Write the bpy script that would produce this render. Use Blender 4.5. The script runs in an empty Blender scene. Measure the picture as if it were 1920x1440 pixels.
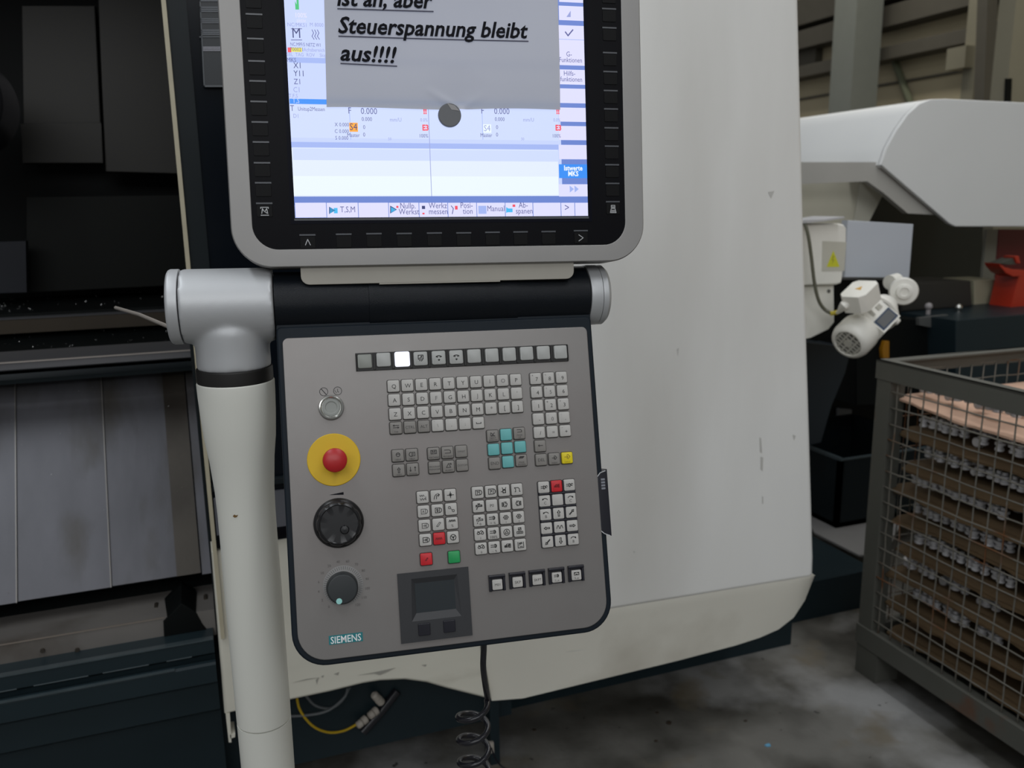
import bpy, bmesh, math, random
from mathutils import Vector, Matrix
random.seed(7)
sc = bpy.context.scene
PI = math.pi
# ---------------------------------------------------------------- camera, light, exposure
H = 1.5
F = 1600.0
R = Matrix(((0.93623405, -0.08661, 0.34053564), (-0.35108269, -0.19091707, 0.91667422), (-0.01437908, -0.97777778, -0.20915033)))
CAM = Vector((0, 0, H))
cd = bpy.data.cameras.new('camera'); cam = bpy.data.objects.new('camera', cd); sc.collection.objects.link(cam)
cd.sensor_width = 36; cd.lens = 36 * F / 1920; cd.clip_start = .02; cd.clip_end = 60
cR = Matrix((R.col[0], -R.col[1], -R.col[2])).transposed()
cam.matrix_world = Matrix.Translation(CAM) @ cR.to_4x4()
cd.dof.use_dof = True; cd.dof.focus_distance = 1.03; cd.dof.aperture_fstop = 7.0
sc.camera = cam
sc.view_settings.view_transform = 'Standard'; sc.view_settings.look = 'None'
sc.view_settings.gamma = 1; sc.view_settings.exposure = 0.0; sc.view_settings.use_curve_mapping = False
w = bpy.data.worlds.new('hall_air'); sc.world = w; w.use_nodes = True
bg = w.node_tree.nodes['Background']; bg.inputs[0].default_value = (.86, .88, .90, 1); bg.inputs[1].default_value = 0.22
def area(name, loc, target, sx, sy, power, col=(1, 1, 1)):
    l = bpy.data.lights.new(name, 'AREA'); l.shape = 'RECTANGLE'; l.size = sx; l.size_y = sy; l.energy = power; l.color = col
    o = bpy.data.objects.new(name, l); sc.collection.objects.link(o); o.location = loc
    d = Vector(target) - Vector(loc); o.rotation_euler = d.to_track_quat('-Z', 'Y').to_euler(); return o
area('hall_window_light', (-1.5, -5.0, 4.6), (0.6, 1.5, 1.0), 7.0, 2.2, 150, (.96, .98, 1.0))
area('hall_strip_light', (1.8, .4, 5.2), (1.8, .4, 0), 0.5, 6.0, 85, (.95, .97, 1.0))
area('hall_strip_light', (-1.6, .9, 5.2), (-1.6, .9, 0), 0.5, 5.0, 85, (.90, .95, 1.0))
area('hall_strip_light', (5.0, 5.0, 5.6), (5.0, 5.0, 0), 0.5, 6.0, 110, (1, .97, .9))

# ---------------------------------------------------------------- projection helpers (a pixel of the photograph onto a real plane)
def ray(x, y): return R @ Vector(((x - 960) / F, (y - 720) / F, 1))
def ony(x, y, Y): r = ray(x, y); return CAM + r * (Y / r.y)
def onx(x, y, X): r = ray(x, y); return CAM + r * (X / r.x)
def onz(x, y, z): r = ray(x, y); return CAM + r * ((z - H) / r.z)
def mkframe(x, y, t):
    x = Vector(x).normalized(); y = Vector(y); y = (y - x * y.dot(x)).normalized(); z = x.cross(y)
    M = Matrix((x, y, z)).transposed().to_4x4(); M.translation = CAM + R @ Vector(t); return M
KP = .017
PF = mkframe((0.99290914, -0.11829864, -0.01169942), (0.04301118, 0.26575716, 0.96308004), Vector((-8.50197911, 0.16313752, 61.11122606)) * KP)
S2 = .036
SF = mkframe((0.98935999, -0.14510049, -0.01061393), (0.02888996, 0.12443514, 0.99180707), Vector((-5.55693665, -4.95362270, 28.1751868)) * S2)
def onf(M, x, y, h=0.0):
    n = M.col[2].to_3d(); o = M.translation + n * h; r = ray(x, y); t = n.dot(o - CAM) / n.dot(r)
    l = M.inverted() @ (CAM + r * t); return (l.x, l.y)
def PP(x, y, h=0.0): return onf(PF, x, y, h)
def SP(x, y, h=0.0): return onf(SF, x, y, h)

# ---------------------------------------------------------------- materials
def s2l(c): return c / 12.92 if c <= .04045 else ((c + .055) / 1.055) ** 2.4
def rgb(r, g, b): return (s2l(r / 255), s2l(g / 255), s2l(b / 255), 1)
MATS = {}
def mat(name, col, rough=.5, metal=0.0, var=.06, scale=8.0, bump=0.0, bscale=200.0, spec=.5, col2=None, thr=(.5, .7), stretch=(1, 1, 1), coat=0):
    if name in MATS: return MATS[name]
    m = bpy.data.materials.new(name); m.use_nodes = True; nt = m.node_tree; N = nt.nodes; L = nt.links
    b = N['Principled BSDF']; b.inputs['Roughness'].default_value = rough; b.inputs['Metallic'].default_value = metal
    b.inputs['Specular IOR Level'].default_value = spec
    if coat: b.inputs['Coat Weight'].default_value = coat
    tc = N.new('ShaderNodeTexCoord'); mp = N.new('ShaderNodeMapping'); mp.inputs['Scale'].default_value = stretch
    L.new(tc.outputs['Object'], mp.inputs[0])
    n = N.new('ShaderNodeTexNoise'); n.inputs['Scale'].default_value = scale; n.inputs['Detail'].default_value = 5
    L.new(mp.outputs[0], n.inputs['Vector'])
    mx = N.new('ShaderNodeMix'); mx.data_type = 'RGBA'
    mx.inputs['A'].default_value = tuple(c * (1 - var) for c in col[:3]) + (1,)
    mx.inputs['B'].default_value = tuple(min(1, c * (1 + var)) for c in col[:3]) + (1,)
    L.new(n.outputs['Fac'], mx.inputs['Factor']); out = mx.outputs['Result']
    if col2:
        n2 = N.new('ShaderNodeTexNoise'); n2.inputs['Scale'].default_value = scale * .45; n2.inputs['Detail'].default_value = 6
        L.new(mp.outputs[0], n2.inputs['Vector'])
        cr = N.new('ShaderNodeMapRange'); cr.inputs[1].default_value = thr[0]; cr.inputs[2].default_value = thr[1]
        L.new(n2.outputs['Fac'], cr.inputs[0])
        m2 = N.new('ShaderNodeMix'); m2.data_type = 'RGBA'; m2.inputs['B'].default_value = col2
        L.new(cr.outputs[0], m2.inputs['Factor']); L.new(out, m2.inputs['A']); out = m2.outputs['Result']
    L.new(out, b.inputs['Base Color'])
    if bump:
        nb = N.new('ShaderNodeTexNoise'); nb.inputs['Scale'].default_value = bscale; nb.inputs['Detail'].default_value = 3
        L.new(mp.outputs[0], nb.inputs['Vector'])
        bp = N.new('ShaderNodeBump'); bp.inputs['Strength'].default_value = bump; bp.inputs['Distance'].default_value = .002
        L.new(nb.outputs['Fac'], bp.inputs['Height']); L.new(bp.outputs[0], b.inputs['Normal'])
    MATS[name] = m; return m
def glow(name, col, st=1.0):
    if name in MATS: return MATS[name]
    m = bpy.data.materials.new(name); m.use_nodes = True; b = m.node_tree.nodes['Principled BSDF']
    b.inputs['Base Color'].default_value = (.01, .01, .01, 1); b.inputs['Roughness'].default_value = .35
    b.inputs['Emission Color'].default_value = col; b.inputs['Emission Strength'].default_value = st
    MATS[name] = m; return m
white = mat('white_machine_paint', (.815, .81, .78, 1), .42, var=.06, scale=3.5, bump=.05, bscale=500, col2=(.64, .625, .585, 1), thr=(.54, .80), stretch=(1, 1, .22))
skirtw = mat('aged_white_paint', (.66, .64, .55, 1), .45, var=.08, scale=5, col2=(.36, .33, .26, 1), thr=(.64, .82), stretch=(1, 1, 3))
skirtw2 = mat('tilt_shaded_white_paint', (.78, .755, .665, 1), .45, var=.06, scale=4, col2=(.48, .44, .36, 1), thr=(.58, .80))  # darker yellowish shading of the inward tilt is put into this paint
cream = mat('cream_edge_paint', (.44, .40, .29, 1), .5, var=.15, scale=20)
hoodw = mat('hood_white_paint', (.72, .73, .72, 1), .45, var=.04, scale=3)
polew = mat('column_cream_paint', (.70, .70, .64, 1), .42, var=.05, scale=4, bump=.03)
silver = mat('silver_satin_paint', (.50, .51, .52, 1), .46, .35, var=.06, scale=6, bump=.04, bscale=900)
bezelm = mat('silver_bezel_lacquer', (.285, .277, .268, 1), .44, .3, var=.05, scale=10, bump=.05, bscale=1500)
plate = mat('brushed_panel_film', (.225, .214, .205, 1), .40, .55, var=.07, scale=7, bump=.05, bscale=1800, col2=(.20, .178, .170, 1), thr=(.45, .8))
beige = mat('beige_bracket_plastic', (.35, .33, .285, 1), .5, var=.08, scale=30)
darkh = mat('dark_blue_black_casting', (.006, .008, .011, 1), .3, var=.1, spec=.2, scale=30, bump=.25, bscale=1200)
blackg = mat('black_glass_film', (.003, .003, .0045, 1), .35, var=.1, spec=.08)
softk = mat('black_softkey', (.0025, .0025, .003, 1), .5, spec=.15)
dash = mat('grey_led_window', (.055, .06, .07, 1), .3)
trim = mat('panel_edge_rubber', (.010, .015, .021, 1), .5, var=.1, spec=.15)
kwhite = mat('white_key_plastic', (.47, .455, .43, 1), .5, var=.08, scale=60)
kgrey = mat('grey_key_plastic', (.22, .207, .19, 1), .5, var=.08, scale=60)
kteal = mat('teal_key_plastic', (.13, .42, .42, 1), .5, var=.06, scale=60)
kred = mat('red_key_plastic', (.55, .012, .02, 1), .45, var=.08, scale=60)
kgreen = mat('green_key_plastic', (.012, .30, .085, 1), .45, var=.08, scale=60)
kyellow = mat('yellow_key_plastic', (.72, .58, .006, 1), .45, var=.05, scale=60)
kglass = mat('grey_lamp_key_plastic', (.38, .385, .37, 1), .35, var=.1, scale=80)
gasket = mat('dark_key_gasket', (.05, .046, .042, 1), .6)
keyblk = mat('black_key_frame', (.006, .006, .012, 1), .32)
stripblk = mat('black_button_strip', (.01, .009, .008, 1), .5)
ink = mat('dark_print', (.022, .021, .02, 1), .6)
inkfaint = mat('worn_print', (.13, .125, .12, 1), .6)
inkgrey = mat('print_on_grey', (.045, .042, .04, 1), .6)
lightprint = mat('light_print', (.45, .46, .47, 1), .5)
chrome = mat('polished_chrome', (.55, .55, .52, 1), .2, 1.0)
stopred = mat('stop_button_red', (.42, .012, .014, 1), .38)
stopyel = mat('stop_disc_yellow', (.66, .42, .004, 1), .5, var=.04)
knobblk = mat('black_knob_plastic', (.008, .008, .009, 1), .3, var=.2, scale=60)
knobmat = mat('dark_grey_knob', (.018, .022, .024, 1), .5)
tealsign = mat('teal_sign', (.004, .17, .19, 1), .5, var=.03)
signwhite = mat('white_sign_letters', (.75, .78, .78, 1), .5)
dark_mod = mat('anthracite_module', (.024, .025, .028, 1), .45, var=.08)
lcd = mat('unlit_lcd', (.022, .028, .032, 1), .25)
paper = mat('white_paper', (.56, .56, .57, 1), .8, var=.03, scale=12)
def paper_translucency():
    nt = paper.node_tree; N = nt.nodes; L = nt.links; out = N['Material Output']; b = N['Principled BSDF']; b.inputs['Specular IOR Level'].default_value = .1
    t = N.new('ShaderNodeBsdfTranslucent'); t.inputs[0].default_value = (.6, .6, .6, 1); x = N.new('ShaderNodeMixShader'); x.inputs[0].default_value = .22
    L.new(b.outputs[0], x.inputs[1]); L.new(t.outputs[0], x.inputs[2]); L.new(x.outputs[0], out.inputs[0])
paper_translucency()
inkblack = mat('toner_black', (.008, .008, .011, 1), .7, spec=.1)
inkline = mat('toner_grey_line', (.09, .09, .12, 1), .7, spec=.1)
magnet = mat('grey_magnet', (.12, .125, .135, 1), .5)
steel = mat('stained_stainless_steel', (.094, .094, .106, 1), .40, .35, var=.3, scale=16, col2=(.046, .040, .032, 1), thr=(.48, .66), stretch=(1, .4, .4), bump=.1, bscale=60)
steelb = mat('brown_oiled_steel', (.058, .05, .04, 1), .4, .4, var=.3, scale=7, col2=(.03, .024, .018, 1), thr=(.5, .66), bump=.1, bscale=60)
sill = mat('scratched_sill_steel', (.17, .17, .18, 1), .35, .6, var=.2, scale=6, stretch=(.5, 1, 1))
sillb = mat('brown_oily_rail', (.035, .026, .016, 1), .4, .3, var=.3, scale=8)
inwall = mat('chamber_wall_steel', (.033, .031, .027, 1), .5, .2, var=.15, scale=2)
inblack = mat('chamber_black', (.004, .005, .005, 1), .5, var=.2, spec=.12)
ledge = mat('oily_ledge_steel', (.215, .20, .185, 1), .4, .3, var=.3, scale=5, col2=(.06, .043, .028, 1), thr=(.48, .62), stretch=(1, 1, 1))
teal = mat('dark_teal_paint', (.013, .023, .028, 1), .4, var=.15, scale=4, spec=.25)
tealedge = mat('teal_highlight_and_worn_rim', (.05, .068, .075, 1), .4, var=.3, scale=30)  # lighter tone paints highlights on tray and slot edges; also the bin rim
doorblk = mat('door_black_panel', (.004, .006, .009, 1), .2, var=.1, spec=.15)
doorgrey = mat('door_dark_frame', (.010, .014, .016, 1), .4, var=.2, spec=.2)
reflg = mat('blue_grey_reflection', (.13, .135, .155, 1), .35, .3)  # reflection in the lower door panel, painted as blue-grey colour
chipm = mat('bright_metal_chips', (.3, .3, .3, 1), .3, .8)
basketm = mat('weathered_grey_basket_steel', (.085, .085, .072, 1), .65, .1, var=.12, scale=9, col2=(.12, .055, .03, 1), thr=(.62, .7))
def world_noise(m):
    nt = m.node_tree; g_ = nt.nodes.new('ShaderNodeNewGeometry'); mp = next(n for n in nt.nodes if n.bl_idname == 'ShaderNodeMapping'); nt.links.new(g_.outputs['Position'], mp.inputs[0]); return m
wirem = mat('galvanised_wire', (.17, .16, .135, 1), .55, .25, var=.2, scale=12, col2=(.15, .065, .025, 1), thr=(.56, .64))
world_noise(wirem)
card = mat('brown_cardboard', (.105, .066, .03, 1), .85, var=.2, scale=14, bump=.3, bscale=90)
cardtop = mat('lit_cardboard', (.60, .39, .28, 1), .85, var=.08, scale=14)  # light on the top sheet is put into this paler cardboard colour
alu = mat('turned_aluminium', (.62, .62, .64, 1), .38, .3, var=.15, scale=40)
sheetg = mat('blue_grey_sheet', (.50, .535, .59, 1), .5, var=.03)
motorw = mat('motor_white_enamel', (.78, .77, .71, 1), .4, var=.06, scale=20)
motord = mat('motor_recess_grey', (.10, .10, .09, 1), .5)
motlabel = mat('motor_label_grey', (.12, .125, .13, 1), .3)
warny = mat('warning_yellow', (.60, .60, .03, 1), .5)
warno = mat('warning_amber', (.62, .34, .03, 1), .5)
cablegr = mat('grey_green_hose', (.12, .12, .085, 1), .5)
cableb = mat('black_cable_jacket', (.012, .012, .016, 1), .25)
cabley = mat('yellow_cable', (.50, .33, .01, 1), .4)
hosec = mat('clear_grey_hose', (.11, .12, .125, 1), .3)
plugm = mat('white_crimp_plug', (.42, .38, .33, 1), .5)
redd = mat('dark_red_paint', (.14, .006, .012, 1), .5)
redb = mat('bright_red_paint', (.42, .03, .012, 1), .4)
wallm = mat('beige_wall_cladding', (.52, .45, .30, 1), .8, var=.07, scale=3)
beamm = mat('grey_brown_beam', (.10, .09, .068, 1), .7, var=.1)
colm = mat('hall_column_grey', (.22, .23, .20, 1), .6, var=.06)
colw = mat('hall_column_beige', (.24, .22, .155, 1), .6, var=.06)
colp = mat('pale_pipe_paint', (.42, .42, .31, 1), .6, var=.06)
# concrete floor with its stains
fm = bpy.data.materials.new('stained_concrete'); fm.use_nodes = True
def floor_mat():
    nt = fm.node_tree; N = nt.nodes; L = nt.links; b = N['Principled BSDF']; tc = N.new('ShaderNodeTexCoord')
    def noise(s, d, o=(0, 0, 0)):
        mp = N.new('ShaderNodeMapping'); mp.inputs['Location'].default_value = o; L.new(tc.outputs['Object'], mp.inputs[0])
        n = N.new('ShaderNodeTexNoise'); n.inputs['Scale'].default_value = s; n.inputs['Detail'].default_value = d; L.new(mp.outputs[0], n.inputs['Vector']); return n.outputs['Fac']
    def ramp(src, a, c, ca, cb):
        r = N.new('ShaderNodeValToRGB'); e = r.color_ramp.elements; e[0].position = a; e[1].position = c; e[0].color = ca; e[1].color = cb; L.new(src, r.inputs[0]); return r.outputs['Color']
    base = ramp(noise(3.2, 9), .38, .62, (.040, .037, .030, 1), (.145, .14, .125, 1))
    dust = ramp(noise(2.1, 8, (3.1, 1.2, 0)), .50, .62, (0, 0, 0, 1), (1, 1, 1, 1))
    spots = ramp(noise(26, 4), .69, .72, (0, 0, 0, 1), (1, 1, 1, 1))
    brown = ramp(noise(5, 6, (8, 2, 0)), .56, .68, (0, 0, 0, 1), (1, 1, 1, 1))
    def mix(f, a, c, k=1.0):
        m = N.new('ShaderNodeMix'); m.data_type = 'RGBA'; mu = N.new('ShaderNodeMath'); mu.operation = 'MULTIPLY'; mu.inputs[1].default_value = k
        L.new(f, mu.inputs[0]); L.new(mu.outputs[0], m.inputs['Factor']); L.new(a, m.inputs['A']); m.inputs['B'].default_value = c; return m.outputs['Result']
    o = mix(dust, base, (.29, .29, .285, 1), .8); o = mix(brown, o, (.13, .105, .065, 1), .6); o = mix(spots, o, (.03, .028, .025, 1), .85)
    L.new(o, b.inputs['Base Color']); b.inputs['Roughness'].default_value = .62
    bp = N.new('ShaderNodeBump'); bp.inputs['Strength'].default_value = .25; bp.inputs['Distance'].default_value = .004; L.new(noise(60, 6), bp.inputs['Height']); L.new(bp.outputs[0], b.inputs['Normal'])
floor_mat()

# ---------------------------------------------------------------- mesh builder
I4 = Matrix.Identity(4)
class MB:
    def __init__(s): s.v = []; s.f = []; s.m = []
    def add(s, vs, fs, mi=0, M=None):
        o = len(s.v); s.v += [tuple(M @ Vector(p)) if M else tuple(p) for p in vs]
        for q in fs: s.f.append(tuple(i + o for i in q)); s.m.append(mi)
        return s
    def prism(s, poly, z0, z1, M=None, mi=0, bev=0.0, seg=2, sidemi=None):
        if sum(a[0] * b[1] - b[0] * a[1] for a, b in zip(poly, poly[1:] + poly[:1])) < 0: poly = poly[::-1]
        n = len(poly); rings = [(poly, z0)]
        if bev:
            for k in range(seg + 1):
                a = PI / 2 * k / seg; rings.append((inset(poly, bev * (1 - math.cos(a))), z1 - bev + bev * math.sin(a)))
        else: rings.append((poly, z1))
        vs = []; fs = []
        for p, z in rings: vs += [(q[0], q[1], z) for q in p]
        for r in range(len(rings) - 1):
            for i in range(n): j = (i + 1) % n; fs.append((r * n + i, r * n + j, r * n + n + j, r * n + n + i))
        s.add(vs, fs, mi if sidemi is None else sidemi, M)
        o = len(s.v) - len(vs); s.f.append(tuple(o + (len(rings) - 1) * n + i for i in range(n))); s.m.append(mi)
        s.f.append(tuple(o + i for i in reversed(range(n)))); s.m.append(mi)
        return s
    def box(s, x0, x1, y0, y1, z0, z1, M=None, mi=0, bev=0.0): return s.prism([(x0, y0), (x1, y0), (x1, y1), (x0, y1)], z0, z1, M, mi, bev)
    def lathe(s, prof, n=32, M=None, mi=0, a0=0, a1=2 * PI, flute=None):
        full = abs(a1 - a0 - 2 * PI) < 1e-6; k = n if full else n + 1; vs = []; fs = []
        for r, z in prof:
            for i in range(k):
                a = a0 + (a1 - a0) * i / n; rr = r * (1 + (flute(a, z) if flute else 0)); vs.append((rr * math.cos(a), rr * math.sin(a), z))
        for j in range(len(prof) - 1):
            for i in range(n): b = (i + 1) % k; fs.append((j * k + i, j * k + b, j * k + k + b, j * k + k + i))
        return s.add(vs, fs, mi, M)
    def tube(s, pts, r, n=8, mi=0, rr=None):
        pts = [Vector(p) for p in pts]; m = len(pts); vs = []; fs = []; up = None
        for i, p in enumerate(pts):
            t = (pts[min(i + 1, m - 1)] - pts[max(i - 1, 0)]).normalized()
            if up is None: up = t.orthogonal().normalized()
            up = (up - t * up.dot(t)).normalized(); b = t.cross(up); q = rr[i] if rr else r
            for k in range(n): a = 2 * PI * k / n; vs.append(p + up * math.cos(a) * q + b * math.sin(a) * q)
        for i in range(m - 1):
            for k in range(n): l = (k + 1) % n; fs.append((i * n + k, i * n + l, i * n + n + l, i * n + n + k))
        fs.append(tuple(range(n))[::-1]); fs.append(tuple((m - 1) * n + k for k in range(n))); return s.add(vs, fs, mi)
    def quad(s, pts, z, M=None, mi=0): return s.add([(p[0], p[1], z) for p in pts], [tuple(range(len(pts)))], mi, M)
    def ribbon(s, pts, wd, z, M=None, mi=0):
        for a, b in zip(pts, pts[1:]):
            a = Vector(a); b = Vector(b); d = b - a
            if d.length < 1e-9: continue
            d.normalize(); e = Vector((-d.y, d.x)) * wd / 2; a = a - d * wd * .3; b = b + d * wd * .3
            s.add([(p.x, p.y, z) for p in (a - e, b - e, b + e, a + e)], [(0, 1, 2, 3)], mi, M)
        return s
    def text(s, t, size, x, y, z, M=None, mi=0, bold=0.0, shear=0.0, align='C', sx=1.0, rot=0.0):
        v, f = glyphs(t, bold, shear)
        if not v: return s
        x0 = min(p[0] for p in v); x1 = max(p[0] for p in v); ox = {'C': (x0 + x1) / 2, 'L': x0, 'R': x1}[align]
        c, q = math.cos(rot), math.sin(rot); vs = []
        for p in v:
            a = (p[0] - ox) * size * sx; b = p[1] * size; vs.append((x + a * c - b * q, y + a * q + b * c, z))
        return s.add(vs, f, mi, M)
def inset(poly, d):
    n = len(poly); out = []
    for i in range(n):
        p0, p1, p2 = Vector(poly[i - 1]), Vector(poly[i]), Vector(poly[(i + 1) % n])
        a = (p1 - p0).normalized(); b = (p2 - p1).normalized(); na = Vector((-a.y, a.x)); nb = Vector((-b.y, b.x)); m = na + nb
        if m.length < 1e-6: m = na
        m.normalize(); k = min(2.0, 1 / max(.4, m.dot(na))); q = p1 + m * d * k; out.append((q.x, q.y))
    return out
def rrect(x0, y0, x1, y1, r, n=6, rr=None):
    rs = rr or (r, r, r, r); pts = []   # bl, br, tr, tl
    for (cx, cy, a), q in zip(((x0, y0, PI), (x1, y0, 1.5 * PI), (x1, y1, 0), (x0, y1, .5 * PI)), rs):
        sx = 1 if cx == x0 else -1; sy = 1 if cy == y0 else -1
        for k in range(n + 1): t = a + PI / 2 * k / n; pts.append((cx + sx * q + q * math.cos(t), cy + sy * q + q * math.sin(t)))
    return pts
GC = {}
def glyphs(t, bold=0.0, shear=0.0):
    k = (t, bold, shear)
    if k in GC: return GC[k]
    c = bpy.data.curves.new('t', 'FONT'); c.body = t; c.size = 1; c.offset = bold; c.shear = shear; c.resolution_u = 2
    o = bpy.data.objects.new('t', c); sc.collection.objects.link(o); bpy.context.view_layer.update()
    m = o.evaluated_get(bpy.context.evaluated_depsgraph_get()).to_mesh()
    GC[k] = ([tuple(v.co) for v in m.vertices], [tuple(p.vertices) for p in m.polygons])
    o.evaluated_get(bpy.context.evaluated_depsgraph_get()).to_mesh_clear(); bpy.data.objects.remove(o); bpy.data.curves.remove(c); return GC[k]

ROOTM = {}
def thing(name, label, cat, M=I4, group=None):
    if isinstance(M, (tuple, list, Vector)): M = Matrix.Translation(Vector(M))
    o = bpy.data.objects.new(name, None); o.empty_display_size = .05; sc.collection.objects.link(o); o.matrix_world = M
    o['label'] = label; o['category'] = cat; ROOTM[o.name] = M.copy()
    if group: o['group'] = group
    return o
def make(name, mb, mats, parent=None, smooth=True, world=False, label=None, loc=None):
    """world=True: vertices are in world space and are brought into the parent's space"""
    if not isinstance(mats, (list, tuple)): mats = [mats]
    me = bpy.data.meshes.new(name); vs = mb.v
    if world and parent is not None:
        r = parent
        while r.parent: r = r.parent
        Mi = ROOTM[r.name].inverted(); vs = [tuple(Mi @ Vector(v)) for v in vs]
    me.from_pydata(vs, [], mb.f); 
    for m in mats: me.materials.append(m)
    me.polygons.foreach_set('material_index', mb.m); me.validate(); me.update()
    if smooth: me.shade_smooth(); me.set_sharp_from_angle(angle=math.radians(38))
    o = bpy.data.objects.new(name, me); sc.collection.objects.link(o)
    if smooth: wn = o.modifiers.new('wn', 'WEIGHTED_NORMAL'); wn.keep_sharp = True; wn.weight = 100
    if parent: o.parent = parent
    if loc: o.location = loc
    if label: o['label'] = label
    return o
def tag(o, label, cat, group=None, kind=None):
    o['label'] = label; o['category'] = cat
    if group: o['group'] = group
    if kind: o['kind'] = kind
    return o
def recenter(o):
    """give a single-mesh thing an origin at its own base"""
    vs = [v.co.copy() for v in o.data.vertices]
    c = Vector(((min(v.x for v in vs) + max(v.x for v in vs)) / 2, (min(v.y for v in vs) + max(v.y for v in vs)) / 2, min(v.z for v in vs)))
    for v in o.data.vertices: v.co -= c
    o.location = c; return o
def slab(mb, pts, Y, thick, mi=0, bev=0.0, seg=2):
    """outline measured on the vertical plane y=Y, given real thickness backwards"""
    q = [ony(x, y, Y) for x, y in pts]; poly = [(p.x, p.z) for p in q]
    M = Matrix(((1, 0, 0, 0), (0, 0, -1, 0), (0, 1, 0, 0), (0, 0, 0, 1)))   # (x,z,depth)->world
    return mb.prism(poly, -Y - thick, -Y, M, mi, bev, seg)
def xprism(mb, prof, x0, x1, mi=0):
    """profile in (Y,z) run along X"""
    M = Matrix(((0, 0, 1, 0), (1, 0, 0, 0), (0, 1, 0, 0), (0, 0, 0, 1))); return mb.prism(list(prof), x0, x1, M, mi)
def yz(y0, Y): p = ony(0, y0, Y); return (Y, p.z)

# ================================================================ SETTING
fl = MB(); fl.box(-4, 12, -4, 14, -.1, 0); o = make('floor', fl, fm, smooth=False); o['kind'] = 'structure'
XW = 7.0
wl = MB()
wl.box(XW, XW + .2, -3, 14, 0, 6); wr = make('wall_right', wl, wallm, smooth=False); wr['kind'] = 'structure'
def xbeam(y0a, y0b, px=1700, x=XW - .25):
    a = onx(px, y0a, x).z; b = onx(px, y0b, x).z; return min(a, b), max(a, b)
for ya, yb, c in ((0, 40, beamm), (78, 103, beamm), (-70, -12, beamm)):
    z0, z1 = xbeam(ya, yb); m = MB(); m.box(XW - .25, XW, -2, 13.5, z0, z1, bev=.01); make('cross_beam', m, c, wr, world=False)
m = MB(); m.box(XW - .03, XW, 2, 13, onx(1700, 150, XW).z, onx(1700, 154, XW).z); make('cladding_joint', m, beamm, wr)
# brace seen behind the column
m = MB(); m.tube([onx(1676, 110, XW - .06), onx(1708, 195, XW - .06), onx(1730, 260, XW - .06)], .035, 8); make('diagonal_brace', m, mat('green_grey_brace', (.14, .15, .09, 1), .6), wr)
m = MB(); p1 = onx(1505, 92, XW - .1); p0 = onx(1527, 140, XW - .1); m.box(XW - .1, XW, p0.y, p1.y + .3, p0.z, p1.z); make('switch_box', m, beamm, wr)
def column(pxl, pxm, pxr, c, name, label, depth=.55, yref=100):
    # right face (towards the camera) between pxm and pxr, left face between pxl and pxm
    a = onx(pxm, yref, XW - depth); Yf = a.y; xr = ony(pxr, yref, Yf).x; yb = onx(pxl, yref, XW - depth).y
    t = thing(name, label, 'column', (a.x, Yf, 0))
    m = MB(); m.box(a.x, xr, Yf, yb, 0, 6, bev=.004); make('shaft', m, c, t, world=True, smooth=False)
    m = MB(); m.box(a.x - .05, xr + .05, Yf - .05, yb + .05, 0, .04); make('base_plate', m, c, t, world=True, smooth=False)
    return t
column(1560, 1601, 1650, colm, 'hall_column', 'thick square grey steel hall column left of the other columns', .7)
column(1808, 1831, 1853, colw, 'hall_column', 'beige double hall column with a bracket, right of the thick grey one', .4)
m = MB(); a = onx(1776, 92, XW - .5); b = onx(1808, 126, XW - .5); m.box(XW - .5, XW - .2, b.y, a.y, b.z, a.z)
o = recenter(make('wall_bracket', m, colw)); tag(o, 'small beige steel bracket box on the left of the double column', 'bracket')
p = ony(1878, 100, 4.6)
m = MB(); m.lathe([(.0, 0), (.036, 0), (.036, 6), (0, 6)], 20, Matrix.Translation((p.x, p.y, 0))); o = recenter(make('vertical_pipe', m, colp)); tag(o, 'pale round vertical pipe at the upper right edge of the picture', 'pipe')
m = MB(); slab(m, [(1853, -30), (1872, -30), (1862, 230), (1843, 230)], 5.6, .1); o = recenter(make('dark_gap_slab', m, beamm)); tag(o, 'dark upright slab added for the dark gap between the double column and the pale pipe', 'post')  # dark slab added to stand in for the dark gap beside the pipe
p = ony(1893, 120, 4.2); t = thing('vertical_duct', 'beige rectangular duct right of the pale round pipe', 'duct', (p.x, 4.2, 0))
m = MB(); m.box(p.x, p.x + .3, 4.2, 4.32, 0, 6, bev=.006); make('duct_body', m, colw, t, world=True)
m = MB(); slab(m, [(1887, 147), (1898, 147), (1896, 200), (1885, 200)], 4.19, .012, bev=.002); make('cable_trunking', m, inblack, t, world=True)

# ================================================================ MACHINE
MO = (0.0, 1.8, 0.0)
mach = thing('turning_machine', 'large white and dark teal turning machine filling the back of the picture', 'machine', MO)
# front cover (white, right)
cov = MB()
slab(cov, [(899, 1187), (1519, 1086), (1527, 1078), (1528, 1045), (1521, 800), (1512, 500), (1500, 0), (1487, -550), (860, -550), (868, 0), (882, 600), (893, 1080)], 1.8, .75, bev=.016, seg=4)
make('front_cover', cov, white, mach, world=True)
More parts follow.
